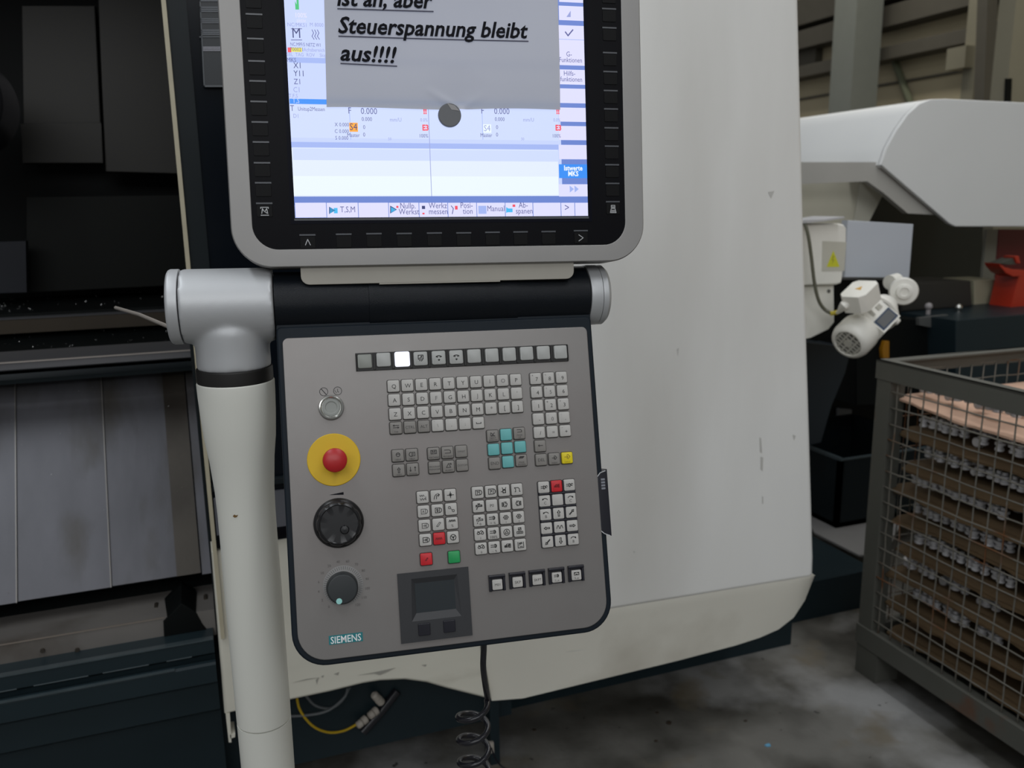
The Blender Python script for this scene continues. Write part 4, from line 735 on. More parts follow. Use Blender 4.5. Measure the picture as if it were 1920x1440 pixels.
# soft keys with led windows
def softkey(px, py, hor, sym=None):
    x, y = SP(px, py); wd, hh = (.0175, .0135); b = MB()
    b.prism(rrect(x - wd / 2, y - hh - .0022, x + wd / 2, y - .0022, .0012, 2), -.0014, -.0006, bev=.0003); k = make('soft_key', b, softk, mon)
    b = MB(); b.box(x - .0092, x + .0092, y - .0009, y + .0009, -.0013, -.0008); make('led_window', b, dash, k, smooth=False)
    if sym:
        b = MB(); cy_ = y - .0022 - hh / 2; u = .0048
        for st_ in sym: b.ribbon([(x + q[0] * u, cy_ + q[1] * u) for q in st_], .0009, -.0005)
        make('key_symbol', b, lightprint, k, smooth=False)
syM = [[(-.9, .9), (.9, .9)], [(-.9, -1), (.9, -1)], [(-.7, -.6), (-.5, .6), (0, -.2), (.5, .6), (.7, -.6)], [(-.5, .3), (.5, -.5)], [(-.9, .6), (-.9, .9)], [(.9, .6), (.9, .9)]]
syK = [[(-.5, .2), (-.5, .9), (.5, .9), (.5, .2), (-.5, .2)], [(-.8, -1), (-.5, .1), (.5, .1), (.8, -1), (-.8, -1)], [(-.3, .5), (.3, .5)], [(-.4, -.4), (.4, -.4)], [(-.5, -.7), (.5, -.7)]]
for i, (px, py) in enumerate(zip((576.4, 644.5, 701.3, 758, 814.7, 869.8, 923.7, 976.4, 1028.9, 1089.4), (440.4, 439, 438, 437.7, 436.8, 436.5, 435.4, 434.7, 434, 432.4))):
    softkey(px, py, True, [[(-.6, -.6), (0, .8), (.6, -.6)]] if i == 0 else ([[(-.6, .8), (.6, 0), (-.6, -.8)]] if i == 9 else None))
for i, py in enumerate((-19, 16, 51.6, 98.5, 134, 169.6, 204, 239.5, 273.8, 308.7, 343.7, 378)):
    softkey(1142.2 + .0195 * py, py, False, syK if i == 11 else None)
for i, py in enumerate((-12, 26, 72, 114, 151.5, 190, 228.5, 266, 305, 342.5, 381)):
    softkey(485.0 + (py - 190) * .054, py, False, syM if i == 10 else None)
# picture on the display
scr = {}
def E_(n_, r, g, b, s=1.0): scr[n_] = glow('screen_' + n_, rgb(r, g, b), s); return scr[n_]
sm = [E_('pale', 196, 210, 255), E_('white', 226, 236, 255), E_('bar', 100, 128, 205), E_('softbar', 160, 180, 240), E_('blue', 40, 140, 245), E_('ink', 88, 92, 150), E_('orange', 255, 168, 40), E_('red', 240, 70, 90), E_('yellow', 235, 225, 60),
      E_('mid', 205, 218, 255), E_('cell', 222, 222, 255), E_('cyan', 60, 185, 240), E_('green', 50, 190, 110), E_('lite', 235, 246, 255), E_('dk', 40, 50, 110), E_('faint', 150, 160, 215)]
SI = {k: i for i, k in enumerate(scr)}
m = MB(); m.box(dx0, dx1, dy0, dy1, -.0012, -.0007); dsp = make('display', m, sm[0], mon, smooth=False, label='lit blue-white display')
g = MB(); Z0 = -.00066; lay_ = [0]
def XY(px, py): return SP(px, py, Z0)
def R4(px0, py0, px1, py1, c, lv=1):
    # axis aligned in the display's own plane; py measured at px0
    pm = (py0 + py1) / 2; x0 = XY(px0, pm)[0]; x1 = XY(px1, pm)[0]; yt = XY(px0, py0)[1]; yb = XY(px0, py1)[1]
    x0 = max(x0, dx0); x1 = min(x1, dx1); yb = max(yb, dy0); yt = min(yt, dy1)
    g.quad([(x0, yb), (x1, yb), (x1, yt), (x0, yt)], Z0 + .00003 * lv, mi=SI[c])
def TX(s, px, py, hpx, c='ink', al='C', sx=.85, bold=0.0):
    x, y = XY(px, py); g.text(s, hpx * .00094, x, y, Z0 + .00003 * 9, mi=SI[c], align=al, sx=sx, bold=bold)
R4(530, -300, 1110, 60, 'pale'); R4(538, 60, 1100, 107, 'pale'); R4(541, 107, 1100, 117, 'softbar', 2); R4(541, 119, 1100, 184, 'pale', 2); R4(543, 185, 1100, 194.5, 'blue', 3)
R4(543, 196, 1047, 264, 'mid', 2); R4(545, 258, 1047, 265, 'pale', 3); R4(546, 266, 1047, 276, 'softbar', 3); R4(548, 277, 1047, 377, 'white', 2); R4(549, 330, 1047, 366, 'lite', 3); R4(549, 278, 1047, 300, 'mid', 3)
R4(552, 379, 1104, 384 + 1, 'bar', 4); R4(551, 368.5, 1103, 379, 'bar', 4)
cells = [553, 612, 671.5, 728.5, 785.5, 839.5, 893.5, 947, 999, 1051.5, 1077.5, 1104]
R4(553, 379.5, 1104, 409, 'bar', 3)
for a, b in zip(cells, cells[1:]): R4(a + .9, 380.2, b - .3, 407.5 + .5, 'cell', 5)
for ln in (805.5,): R4(ln, 200, ln + 1.2, 368, 'faint', 4)
R4(656, 204, 657, 262, 'softbar', 4); R4(904, 204, 905, 262, 'softbar', 4)
# right column
R4(1046, -300, 1104, 368, 'bar', 4)
for a, b in ((-70, -42), (-35, 2), (9, 36), (45.5, 120.5), (128.5, 156.5), (164, 191.5), (200, 226.5), (234.5, 261), (270, 297), (344, 367)): R4(1048, a + 1.5, 1104, b + 1.5, 'cell', 5)
R4(1048, 73, 1104, 74, 'softbar', 6); R4(1048, 308, 1104, 334, 'blue', 7)
TX('Istwerte', 1075, 319.5, 9, 'lite', bold=.03); TX('MKS', 1075, 330, 9, 'lite', bold=.03); TX('G-', 1067, 106, 9); TX('Funktionen', 1070, 117, 9, sx=.78); TX('Hilfs-', 1068, 142, 9); TX('funktionen', 1071, 153, 9, sx=.78)
for k in (0, 1): q = [XY(1068 + k * 9, 348), XY(1076 + k * 9, 354.5), XY(1068.5 + k * 9, 361)]; g.quad(q[::-1], Z0 + .0002, mi=SI['softbar'])
g.ribbon([XY(1060, 60), XY(1065, 67), XY(1074, 56)], .0016, Z0 + .0002, mi=SI['ink']); g.quad([XY(1062, 32), XY(1070, 32), XY(1070, 20)], Z0 + .0002, mi=SI['faint'])
for s_, px, py in (('T,S,M', 652, 398), ('Nullp.', 765, 391), ('Werkst', 767, 402), ('Werkz', 821, 390.5), ('messen', 822, 401.5), ('Posi-', 875, 390), ('tion', 877, 401), ('Manual', 930, 396), ('Ab-', 981, 389.5), ('spanen', 983, 400.5)): TX(s_, px, py, 10.5, 'ink', sx=.8)
TX('>', 1063, 396, 14, 'ink')
def tri(px, py, s_, c): g.quad([XY(px, py - s_), XY(px, py + s_), XY(px + 1.7 * s_, py)], Z0 + .0002, mi=SI[c])
tri(617, 394.5, 7, 'dk'); tri(618.5, 394.5, 6, 'cyan'); R4(626, 390, 633, 400, 'cyan', 6); tri(731.5, 393, 7.5, 'dk'); tri(733, 393.5, 5.5, 'cyan'); R4(743, 386, 747, 390, 'red', 6); R4(791, 386, 797, 392, 'dk', 6); R4(792, 399, 796, 402, 'red', 6)
R4(853, 386, 858, 393, 'red', 6); g.ribbon([XY(846, 386), XY(850, 391), XY(848, 401)], .001, Z0 + .0002, mi=SI['ink']); R4(897, 386, 912, 401, 'softbar', 6); R4(950, 391, 961, 398, 'cyan', 6); tri(949, 394, 5.5, 'cyan'); R4(961, 383.5, 966, 388, 'red', 6)
# left header area
g.quad([XY(553, 2), XY(561, 18), XY(554, 18)], Z0 + .0002, mi=SI['green']); R4(556, -12, 560, 17, 'green', 6); TX('100%', 565, 33, 8, 'cell', bold=.02); TX('aktiv', 565, 42, 7, 'cell')
TX('NC/MKS1', 557, 50, 6.5, 'faint', sx=.9); TX('M 8000', 594, 50, 6.5, 'faint')
TX('M', 556, 71, 17, 'dk'); g.ribbon([XY(546, 54), XY(566, 54)], .0008, Z0 + .0002, mi=SI['ink']); g.ribbon([XY(546, 75), XY(566, 75)], .0008, Z0 + .0002, mi=SI['ink'])
for k in range(3): g.ribbon([XY(585 + 5 * k, 56), XY(588 + 5 * k, 62), XY(585 + 5 * k, 68), XY(589 + 5 * k, 74)], .0008, Z0 + .0002, mi=SI['ink'])
TX('NC.MPF/5 NETZ W1', 573, 87, 6, 'ink', sx=.7); R4(539.5, 89, 546, 98, 'red', 6); R4(546, 89, 566, 97, 'yellow', 6); TX('700021', 556, 96, 6.5, 'ink'); TX('Achsbereich', 589, 97, 6.5, 'faint', sx=.8); TX('SBL  TAG  ROV    Skip', 575, 106, 6, 'faint', sx=.85)
TX('MKS', 547, 116, 7, 'ink'); TX('X1', 557, 128, 10, 'dk'); TX('Y11', 560, 143, 10, 'dk'); TX('Z1', 557, 158, 9.5, 'ink'); TX('C1', 556, 173, 9, 'faint'); TX('T,F,S', 550, 183, 6.5, 'faint'); TX('T,S', 555, 193, 8, 'pale')
TX('T', 548, 208, 10, 'ink'); TX('Unitup2Messen', 584, 208, 7, 'ink', sx=.75); TX('D1', 555, 221, 7, 'faint')
for dx_ in (0, 249):
    TX('F', 656 + dx_, 213, 11, 'ink'); TX('0.000', 692 + dx_, 214, 11, 'ink'); TX('0.000', 688 + dx_, 227, 7, 'ink'); TX('mm/U', 742 + dx_, 228, 7, 'faint'); TX('0.0%', 795 + dx_, 228, 6, 'faint'); R4(793 + dx_, 206, 801 + dx_, 214, 'cell', 5); TX('!!', 797 + dx_, 213.5, 10, 'red', bold=.05); R4(794 + dx_, 235, 802 + dx_, 246, 'cell', 5); TX('E3', 798 + dx_, 244.5, 10, 'red', bold=.04)
    TX('0', 683 + dx_, 242, 7, 'ink'); TX('0', 683 + dx_, 256, 7, 'ink'); TX('100%', 795 + dx_, 258, 6.5, 'ink'); TX('Master', 663 + dx_, 257, 7, 'ink', sx=.8); TX('50', 731 + dx_, 263, 5, 'faint')
R4(655, 230, 671, 247, 'orange', 6); TX('S4', 663, 244, 12, 'dk'); R4(906, 233, 921, 249, 'lite', 6); TX('S4', 913.5, 246, 11, 'faint')
for k, y in enumerate((237, 249.5, 262)): TX('XCS'[k] + ' 0.000', 641, y, 6.5, 'ink')
make('screen_image', g, sm, dsp, smooth=False)
m = MB(); q0 = SP(551, 409.5); q1 = SP(1104, 407); m.box(dx0 - .001, dx1 + .001, dy0 - .0032, dy0 - .0008, -.0011, -.0007); make('display_edge', m, mat('grey_edge', (.06, .065, .075, 1), .4), mon, smooth=False)
# beige bracket below the frame
m = MB(); HZ = -.0055; a = SP(563, 500, HZ); b = SP(1076, 500, HZ); yb = SP(820, 528.5, HZ)[1]
m.prism(rrect(a[0], yb, b[0], yb + .05, .010, 6), -.020, HZ, bev=.0008); make('rear_bracket', m, beige, mon, label='beige bracket under the frame')
m = MB(); a1 = SP(711, 529, HZ)[0]; b1 = SP(938, 522, HZ)[0]; m.box(a1, b1, yb - .0016, yb + .01, -.019, HZ - .0003, bev=.0006); make('bracket_tab', m, beige, mon)

# ================================================================ NOTE AND MAGNET
nt_ = thing('paper_note', 'white paper note with bold slanted black German text hanging over the screen', 'paper', SF)
tl = SP(604, -160); bl = SP(612.5, 203); br = SP(1049, 207); trr = SP(1041, -160)
hole = SP(855, 196)
NX, NY = 84, 76
CA = Vector(SP(803, 170)); CB = Vector(SP(864, 206)); CC = Vector(SP(905, 178)); m = MB(); vs = []
def paper_pt(u, v):
    a = Vector(tl).lerp(Vector(trr), u); b = Vector(bl).lerp(Vector(br), u); p = a.lerp(b, v)
    edge = .0009 * math.sin(u * 9 + .6) * v ** 4
    z = .0040 + .0008 * math.sin(u * 5 + v * 3.5) + .0006 * math.sin(v * 8 + u * 2) - .006 * max(0, v - .86) ** 1.0
    d = Vector(p) - Vector(hole); dd = d.length
    if dd < .045: z -= .0022 * (1 - dd / .045)
    # creases running up-left and up-right from the magnet
    for (q0, q1, amp) in ((CA, CB, .0022), (CC, CB, .0012)):
        e = q1 - q0; t = min(1, max(0, (p - q0).dot(e) / e.length_squared)); z += amp * math.exp(-((p - q0 - e * t).length / .0032) ** 2) * (.3 + .7 * t)
    return (p.x, p.y + edge, max(z, .0006))
for j in range(NY + 1):
    for i in range(NX + 1): vs.append(paper_pt(i / NX, j / NY))
fs = [(j * (NX + 1) + i, (j + 1) * (NX + 1) + i, (j + 1) * (NX + 1) + i + 1, j * (NX + 1) + i + 1) for j in range(NY) for i in range(NX)]
m.add(vs, fs); pp = make('sheet', m, paper, nt_)
def paper_z(x, y):
    v = (tl[1] - y) / (tl[1] - bl[1]); ua = (x - (tl[0] * (1 - v) + bl[0] * v)) / (br[0] - bl[0]); return paper_pt(min(max(ua, 0), 1), min(max(v, 0), 1))[2]
tm = MB()
def note_line(s, x0p, y0p, x1p, y1p, cap):
    a = Vector(SP(x0p, y0p)); b = Vector(SP(x1p, y1p)); rot = math.atan2(b.y - a.y, b.x - a.x); L_ = (b - a).length
    v, f = glyphs(s, .022, .25); xa = min(p[0] for p in v); xb = max(p[0] for p in v); size = cap; sx = L_ / ((xb - xa) * size); c, q = math.cos(rot), math.sin(rot); out = []
    for p in v:
        X = (p[0] - xa) * size * sx; Y = p[1] * size; x = a.x + X * c - Y * q; y = a.y + X * q + Y * c; out.append((x, y, paper_z(x, y) + .0009))
    tm.add(out, f)
    n = 24; dn = Vector((math.sin(rot), -math.cos(rot)))
    for k in range(n):
        p0 = a.lerp(b, k / n) + dn * .0030; p1 = a.lerp(b, (k + 1) / n) + dn * .0030
        r0 = p0 + dn * .0014; r1 = p1 + dn * .0014; tm.add([(r.x, r.y, paper_z(r.x, r.y) + .0007) for r in (r0, r1, p1, p0)], [(0, 1, 2, 3)], 1)
CAP = .0262
note_line('ist an, aber', 632, 13, 812, 17.5, CAP); note_line('Steuerspannung bleibt', 634, 64, 989, 74, CAP); note_line('aus!!!!', 638, 115, 744, 120, CAP)
make('note_text', tm, [inkblack, inkline], pp, smooth=False, label='bold underlined slanted black lettering')
x, y = SP(843.5, 215.5, .004); m = MB(); rM = (Vector(SP(864.8, 215.5)) - Vector(SP(843.5, 215.5))).length
Mm = SF @ Matrix.Translation((x, y, 0)); mg = thing('round_magnet', 'small round grey magnet at the lower edge of the paper note', 'magnet', Mm)
m.lathe([(rM, -.0006), (rM, .0035), (rM - .0006, .0042), (0, .0042)], 40); make('magnet_disc', m, magnet, mg)
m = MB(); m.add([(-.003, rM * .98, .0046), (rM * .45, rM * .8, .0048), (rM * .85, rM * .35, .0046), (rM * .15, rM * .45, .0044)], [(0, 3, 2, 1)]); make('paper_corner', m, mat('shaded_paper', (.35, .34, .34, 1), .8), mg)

# ================================================================ THIN ROD
m = MB(); m.tube([ony(217, 577, 1.5), ony(262, 590, 1.38), ony(300, 606, 1.27), ony(345, 624, 1.135)], .0028, 8); o = recenter(make('thin_rod', m, mat('pale_rod_plastic', (.30, .27, .24, 1), .35))); tag(o, 'thin pale rod sticking out to the left behind the silver tee head', 'rod')

# ================================================================ CABLES UNDER THE PANEL
ycab = 1.02
def sm_(pts, n=8):
    out = []; P = [pts[0]] + pts + [pts[-1]]
    for i in range(1, len(P) - 2):
        for k in range(n):
            t = k / n; a, b, c, d = P[i - 1], P[i], P[i + 1], P[i + 2]
            out.append(.5 * ((2 * b) + (c - a) * t + (2 * a - 5 * b + 4 * c - d) * t * t + (3 * b - a - 3 * c + d) * t ** 3))
    out.append(pts[-1]); return out
m = MB(); pts = [ony(907, 1195, .955), ony(907, 1216, .96), ony(906, 1250, .965), ony(910, 1285, .98), ony(914, 1310, 1.0)]
cc = ony(886, 1320, 1.0); rC = .0205; turns = 5.2; n = 150; pit = .0345
for k in range(n):
    a = k / n * turns * 2 * PI; pts.append(Vector((cc.x + rC * math.cos(a), cc.y - rC * math.sin(a) * .95, cc.z - pit * a / (2 * PI))))
m.tube(sm_(pts[:6], 6) + pts[6:], .0040, 10); o = recenter(make('coiled_cable', m, cableb)); tag(o, 'black coiled cable hanging down from the underside of the control panel', 'cable')
m = MB(); zt = ony(927, 1322, 1.95).z; xx = ony(927, 1360, 1.95).x; m.box(xx - .012, xx + .014, 1.95, 2.0, 0, zt + .06, bev=.002); make('support_foot', m, teal, mach, world=True)
m = MB(); slab(m, [(916, 1393), (926, 1392), (927, 1412), (918, 1413)], 1.94, .008, bev=.001); make('foot_tag', m, plugm, mach, world=True)
m = MB(); m.tube(sm_([ony(921, 1402, 1.93), ony(930, 1424, 1.9), ony(945, 1440, 1.87), ony(975, 1452, 1.85)]), .0025, 6); o = recenter(make('thin_floor_cable', m, cableb)); tag(o, 'thin dark cable running to the floor right of the coiled cable', 'cable')
m = MB(); m.tube(sm_([ony(556, 1300, 1.93), ony(562, 1330, 1.93), ony(585, 1360, 1.93), ony(615, 1373, 1.94), ony(645, 1370, 1.95), ony(672, 1356, 1.96)]), .0032, 8); o = recenter(make('yellow_cable', m, cabley)); tag(o, 'thin yellow cable looping under the white door skirt', 'cable')
m = MB(); m.tube(sm_([ony(652, 1290, 1.93), ony(645, 1308, 1.93), ony(615, 1332, 1.93), ony(575, 1341, 1.93), ony(530, 1343, 1.93)]), .0035, 8); o = recenter(make('grey_hose', m, hosec)); tag(o, 'pale grey hose curving left towards the column under the door skirt', 'hose')
m = MB(); m.tube(sm_([ony(570, 1300, 1.95), ony(590, 1322, 1.95), ony(618, 1328, 1.95), ony(640, 1315, 1.95), ony(656, 1288, 1.95)]), .0033, 8); o = recenter(make('grey_hose', m, hosec)); tag(o, 'pale grey hose making a short U right of the yellow cable start', 'hose')
plugs = [((669, 1362), (688, 1346), 'white plug at the end of the yellow cable'), ((691, 1344), (708, 1330), 'white plug in the middle of the row of three'), ((700, 1301), (716, 1318), 'uppermost white plug of the row under the door skirt')]
for a, b, lb in plugs:
    A = ony(*a, 1.955); B_ = ony(*b, 1.965); t = thing('cable_plug', lb, 'plug', tuple(A)); d = (B_ - A)
    m = MB(); m.tube([A, A + d * .1, A + d * .45, A + d * .5, A + d * .55, B_ - d * .08, B_], .009, 10, rr=[.006, .010, .0105, .007, .011, .011, .008]); make('plug_body', m, plugm, t, world=True)
    m = MB(); m.tube([A + d * .47, A + d * .53], .0085, 10); make('plug_ring', m, mat('plug_shade', (.20, .18, .15, 1), .5), t, world=True)
m = MB(); m.tube([ony(680, 1372, 1.965), ony(718, 1330, 1.972), ony(745, 1295, 1.975)], .012, 10); o = recenter(make('valve_strip', m, cableb)); tag(o, 'black diagonal strip carrying the white plugs', 'strip')

# ================================================================ CHIP CONVEYOR SIDE (right)
hd = thing('conveyor_hood', 'large white sheet metal hood with slanted lower corner at the right edge', 'hood', (3.2, 2.95, 1.3))
m = MB(); pts = [(1652, 309), (1662, 278), (1680, 245), (1702, 214), (1724, 194), (1745, 186), (1775, 185), (1920, 192), (2150, 200), (2150, 421), (1920, 425), (1792, 425), (1780, 419)]
slab(m, pts, 2.9, .02, bev=.006, seg=2); make('hood_front', m, hoodw, hd, world=True)
cu = [ony(x, y, 2.9) for x, y in pts[:9]]; inn_ = inset([(p.x, p.z) for p in cu][::1] + [(cu[-1].x, cu[-1].z - 1), (cu[0].x, cu[0].z - 1)], -.0)
m = MB(); out2 = [(p.x, p.z) for p in cu]; in2 = [(p.x + .012, p.z - .012) for p in cu][::-1]
m.prism(out2 + in2, -3.95, -2.915, Matrix(((1, 0, 0, 0), (0, 0, -1, 0), (0, 1, 0, 0), (0, 0, 0, 1)))); make('hood_roof', m, hoodw, hd, world=True)
m = MB(); slab(m, [(1500, 304), (1652, 304), (1792, 421), (1762, 403), (1702, 400), (1657, 362), (1626, 340), (1500, 345)], 2.93, .03); make('hood_lip', m, mat('hood_underside_shade', (.42, .41, .38, 1), .5), hd, world=True, smooth=False)  # shade of the hood's underside is put into this grey
m = MB(); p = [ony(1606, 244, 2.9), ony(1618, 232, 2.9)]
t = thing('conveyor_neck', 'beige sheet metal neck under the white hood beside the machine cover', 'duct', (2.6, 3.1, 1.2))
m = MB(); slab(m, [(1480, 338), (1612, 340), (1597, 430), (1480, 432)], 3.1, .3); make('front_panel', m, mat('neck_paint', (.56, .54, .44, 1), .5), t, world=True, smooth=False)
m = MB(); slab(m, [(1613, 340), (1628, 341), (1657, 362), (1630, 415), (1598, 430)], 3.1, .3); make('side_panel', m, mat('neck_lit_side_paint', (.62, .61, .52, 1), .5), t, world=True, smooth=False)  # side face lit by colour: lighter copy of the neck paint, same plane
# sheet
m = MB(); slab(m, [(1590, 413), (1713, 420.5), (1705, 521), (1584, 520)], 2.42, .03, bev=.003); sh = recenter(make('grey_sheet', m, sheetg)); tag(sh, 'blank blue-grey metal plate above the white motor', 'plate')
# control box
jb = thing('terminal_box', 'white rounded box with yellow warning triangle right of the machine cover', 'box', tuple(ony(1550, 535, 2.35)))
m = MB(); slab(m, [(1490, 420), (1575, 419), (1583, 421), (1588, 428), (1588, 450), (1580, 524), (1578, 531), (1570, 534), (1490, 536)], 2.33, .14, bev=.008, seg=3); make('box_body', m, motorw, jb, world=True)
m = MB(); slab(m, [(1542, 452), (1587, 454), (1583, 508), (1541, 509)], 2.329, .0015); ws = make('warning_label', m, mat('label_offwhite', (.52, .51, .44, 1), .5), jb, world=True, smooth=False)
m = MB(); slab(m, [(1562.5, 470), (1574.5, 500.5), (1550, 500.5)], 2.3285, .0008); make('warning_triangle', m, warny, ws, world=True, smooth=False)
m = MB(); slab(m, [(1562, 479), (1564.5, 479), (1561.5, 487), (1564.5, 487), (1560, 496), (1562, 488.5), (1559.5, 488.5)], 2.3280, .0004); make('lightning_mark', m, mat('bolt_olive', (.34, .33, .04, 1), .5), ws, world=True, smooth=False)
m = MB(); slab(m, [(1490, 537), (1564, 534), (1565, 604), (1554, 618), (1521, 634), (1490, 640)], 2.36, .12, bev=.005); br_ = make('bracket_plate', m, motorw, jb, world=True)
p = ony(1553.5, 546, 2.36); m = MB(); m.lathe([(0, -.003), (.006, -.003), (.007, .002), (.007, .01)], 16, Matrix.Translation(p) @ Matrix.Rotation(-PI / 2, 4, 'X')); make('screw', m, motord, br_, world=True)
m = MB(); q = [ony(1500, 413, 2.3), ony(1583, 406, 2.3), ony(1560, 411, 2.42), ony(1500, 417, 2.42)]
m.add([q[0], ony(1545, 411.5, 2.3), q[1], ony(1584, 409, 2.3), ony(1545, 415, 2.3), ony(1500, 419, 2.3)] + [v + Vector((0, .15, .0)) for v in (q[0], ony(1545, 411.5, 2.3), q[1], ony(1584, 409, 2.3), ony(1545, 415, 2.3), ony(1500, 419, 2.3))], [(0, 1, 4, 5), (1, 2, 3, 4), (11, 10, 7, 6), (10, 9, 8, 7), (0, 6, 7, 1), (1, 7, 8, 2), (2, 8, 9, 3), (3, 9, 10, 4), (4, 10, 11, 5), (5, 11, 6, 0)])
o = recenter(make('paper_stack', m, paper, smooth=False)); tag(o, 'few white papers lying on top of the white terminal box', 'paper')
m = MB(); m.tube(sm_([ony(1508, 415, 2.31), ony(1515, 440, 2.30), ony(1521, 480, 2.3), ony(1527, 530, 2.3), ony(1535, 563, 2.3), ony(1546, 580, 2.3), ony(1560, 588, 2.28)]), .0058, 10); t = thing('motor_cable', 'grey-green hose cable curving down to the white motor', 'cable', tuple(ony(1560, 588, 2.28))); make('cable_jacket', m, cablegr, t, world=True)
m = MB(); A = ony(1557, 588, 2.28); B_ = ony(1572, 585, 2.27); m.tube([A, A.lerp(B_, .3), A.lerp(B_, .35), A.lerp(B_, .7), B_], .0075, 10, rr=[.0072, .0078, .006, .0078, .0072]); make('yellow_sleeve', m, mat('sleeve_yellow', (.55, .45, .03, 1), .5), t, world=True, label='yellow cable sleeve')
# motor
mt_ = thing('gear_motor', 'white tilted electric gear motor with finned fan cover below the grey plate', 'motor', tuple(ony(1640, 590, 2.3)))
P1 = ony(1589, 645, 2.20); P2 = ony(1690, 543, 2.31); ax = (P2 - P1).normalized(); Lm = (P2 - P1).length
tocam = (CAM - P1).normalized(); side = ax.cross(tocam).normalized(); out_ = side.cross(ax).normalized()
MM = Matrix((side, out_, ax)).transposed().to_4x4(); MM.translation = P1   # local x: down-right, y: towards camera, z: along axis
rf = .0655
m = MB(); m.lathe([(rf * .66, .006), (rf * .70, 0), (rf * .80, .001), (rf * .93, .010), (rf, .026), (rf, .070), (rf * .985, .082), (rf * .93, .088), (0, .088)], 48, MM); fc = make('fan_cover', m, motorw, mt_, world=True)
m = MB(); m.lathe([(0, .010), (rf * .70, .010)], 40, MM); make('fan_grille_back', m, motord, fc, world=True, smooth=False)
m = MB()
for k in range(7): c = (k - 3) * rf * .2; hw = math.sqrt(max(0, (rf * .68) ** 2 - c * c)); m.box(-hw, hw, c - .0016, c + .0016, .003, .008, MM)
for k in range(5): c = (k - 2) * rf * .28; hw = math.sqrt(max(0, (rf * .68) ** 2 - c * c)); m.box(c - .003, c + .003, -hw, hw, .002, .007, MM)
m.lathe([(0, .001), (.014, .001), (.014, .007), (0, .007)], 16, MM)
make('fan_grille', m, mat('grille_grey', (.46, .45, .40, 1), .5), fc, world=True, smooth=False)
m = MB(); m.lathe([(0, .086), (rf * .84, .086), (rf * .84, .200), (0, .200)], 40, MM); m.box(-.034, .058, .0, .056, .088, .200, MM, bev=.003); bd = make('motor_body', m, motorw, mt_, world=True)
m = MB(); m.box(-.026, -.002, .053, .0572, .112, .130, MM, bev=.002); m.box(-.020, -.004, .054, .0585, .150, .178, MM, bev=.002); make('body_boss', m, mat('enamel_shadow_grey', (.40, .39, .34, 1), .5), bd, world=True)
for k in range(7):
    m = MB(); a = math.radians(-62 + k * 11); m.box(rf * .82, rf * .93, -.0016, .0016, .092, .196, MM @ Matrix.Rotation(a, 4, 'Z')); make('cooling_fin', m, motorw, bd, world=True, smooth=False)
m = MB(); m.box(.010, .052, .0555, .0580, .094, .192, MM, bev=.0008); np_ = make('name_plate', m, mat('plate_blue_edge', (.035, .06, .11, 1), .4), bd, world=True)
m = MB(); m.box(.015, .047, .0580, .0586, .102, .184, MM); make('plate_face', m, motlabel, np_, world=True, smooth=False)
m = MB(); m.lathe([(rf * .90, .198), (rf * 1.02, .202), (rf * 1.02, .216), (rf * .90, .228), (rf * .72, .238), (rf * .62, .262), (0, .268)], 40, MM); make('flange', m, motorw, mt_, world=True)
m = MB(); m.lathe([(0, 0), (.006, 0), (.008, .003), (.008, .020), (0, .020)], 16, MM @ Matrix.Translation((rf * .96, .030, .186))); make('flange_bolt', m, motorw, mt_, world=True)
# terminal housing on the motor
u_ = (-side * .72 + out_ * .70).normalized(); v_ = ax; w_ = v_.cross(u_).normalized()
TB = Matrix((v_, w_, u_)).transposed().to_4x4(); TB.translation = ony(1610, 541, 2.19) - u_ * .040
oc = [(1.22 * x_, 1.16 * y_) for x_, y_ in [(-.046, -.024), (-.030, -.038), (.034, -.038), (.046, -.026), (.046, .026), (.034, .038), (-.030, .038), (-.046, .024)]]
m = MB(); m.prism(oc, -.02, .040, TB, bev=.003, seg=2); th = make('terminal_housing', m, motorw, mt_, world=True)
m = MB(); m.quad([(-.010, .012), (.016, .004), (-.004, -.012)][::-1], .0405, TB); make('warning_triangle', m, warno, th, world=True, smooth=False)
m = MB(); m.tube([ony(1592, 566, 2.20), ony(1588, 569, 2.20), ony(1583, 573, 2.20), ony(1579, 577, 2.21), ony(1573, 584, 2.24), ony(1570, 586, 2.265)], .015, 14, rr=[.014, .0165, .0165, .012, .007, .006]); make('cable_gland', m, motorw, mt_, world=True)
# gear unit on the upper right
G1 = ony(1695, 547, 2.24); gx = (ony(1706, 550, 2.05) - ony(1678, 530, 2.34)).normalized(); GX = gx.to_track_quat('Z', 'Y').to_matrix().to_4x4(); GX.translation = G1
m = MB(); m.lathe([(0, -.11), (.030, -.11), (.036, -.104), (.036, -.03), (.044, -.027), (.047, -.022), (.047, -.006), (.043, 0), (.030, .001), (.026, .002), (.024, .010), (.015, .012), (.012, .008), (0, .008)], 48, GX); make('gear_housing', m, motorw, mt_, world=True)
m = MB(); m.tube([ony(1668, 530, 2.33), ony(1682, 526, 2.34)], .026, 20); make('gear_neck', m, motorw, mt_, world=True)

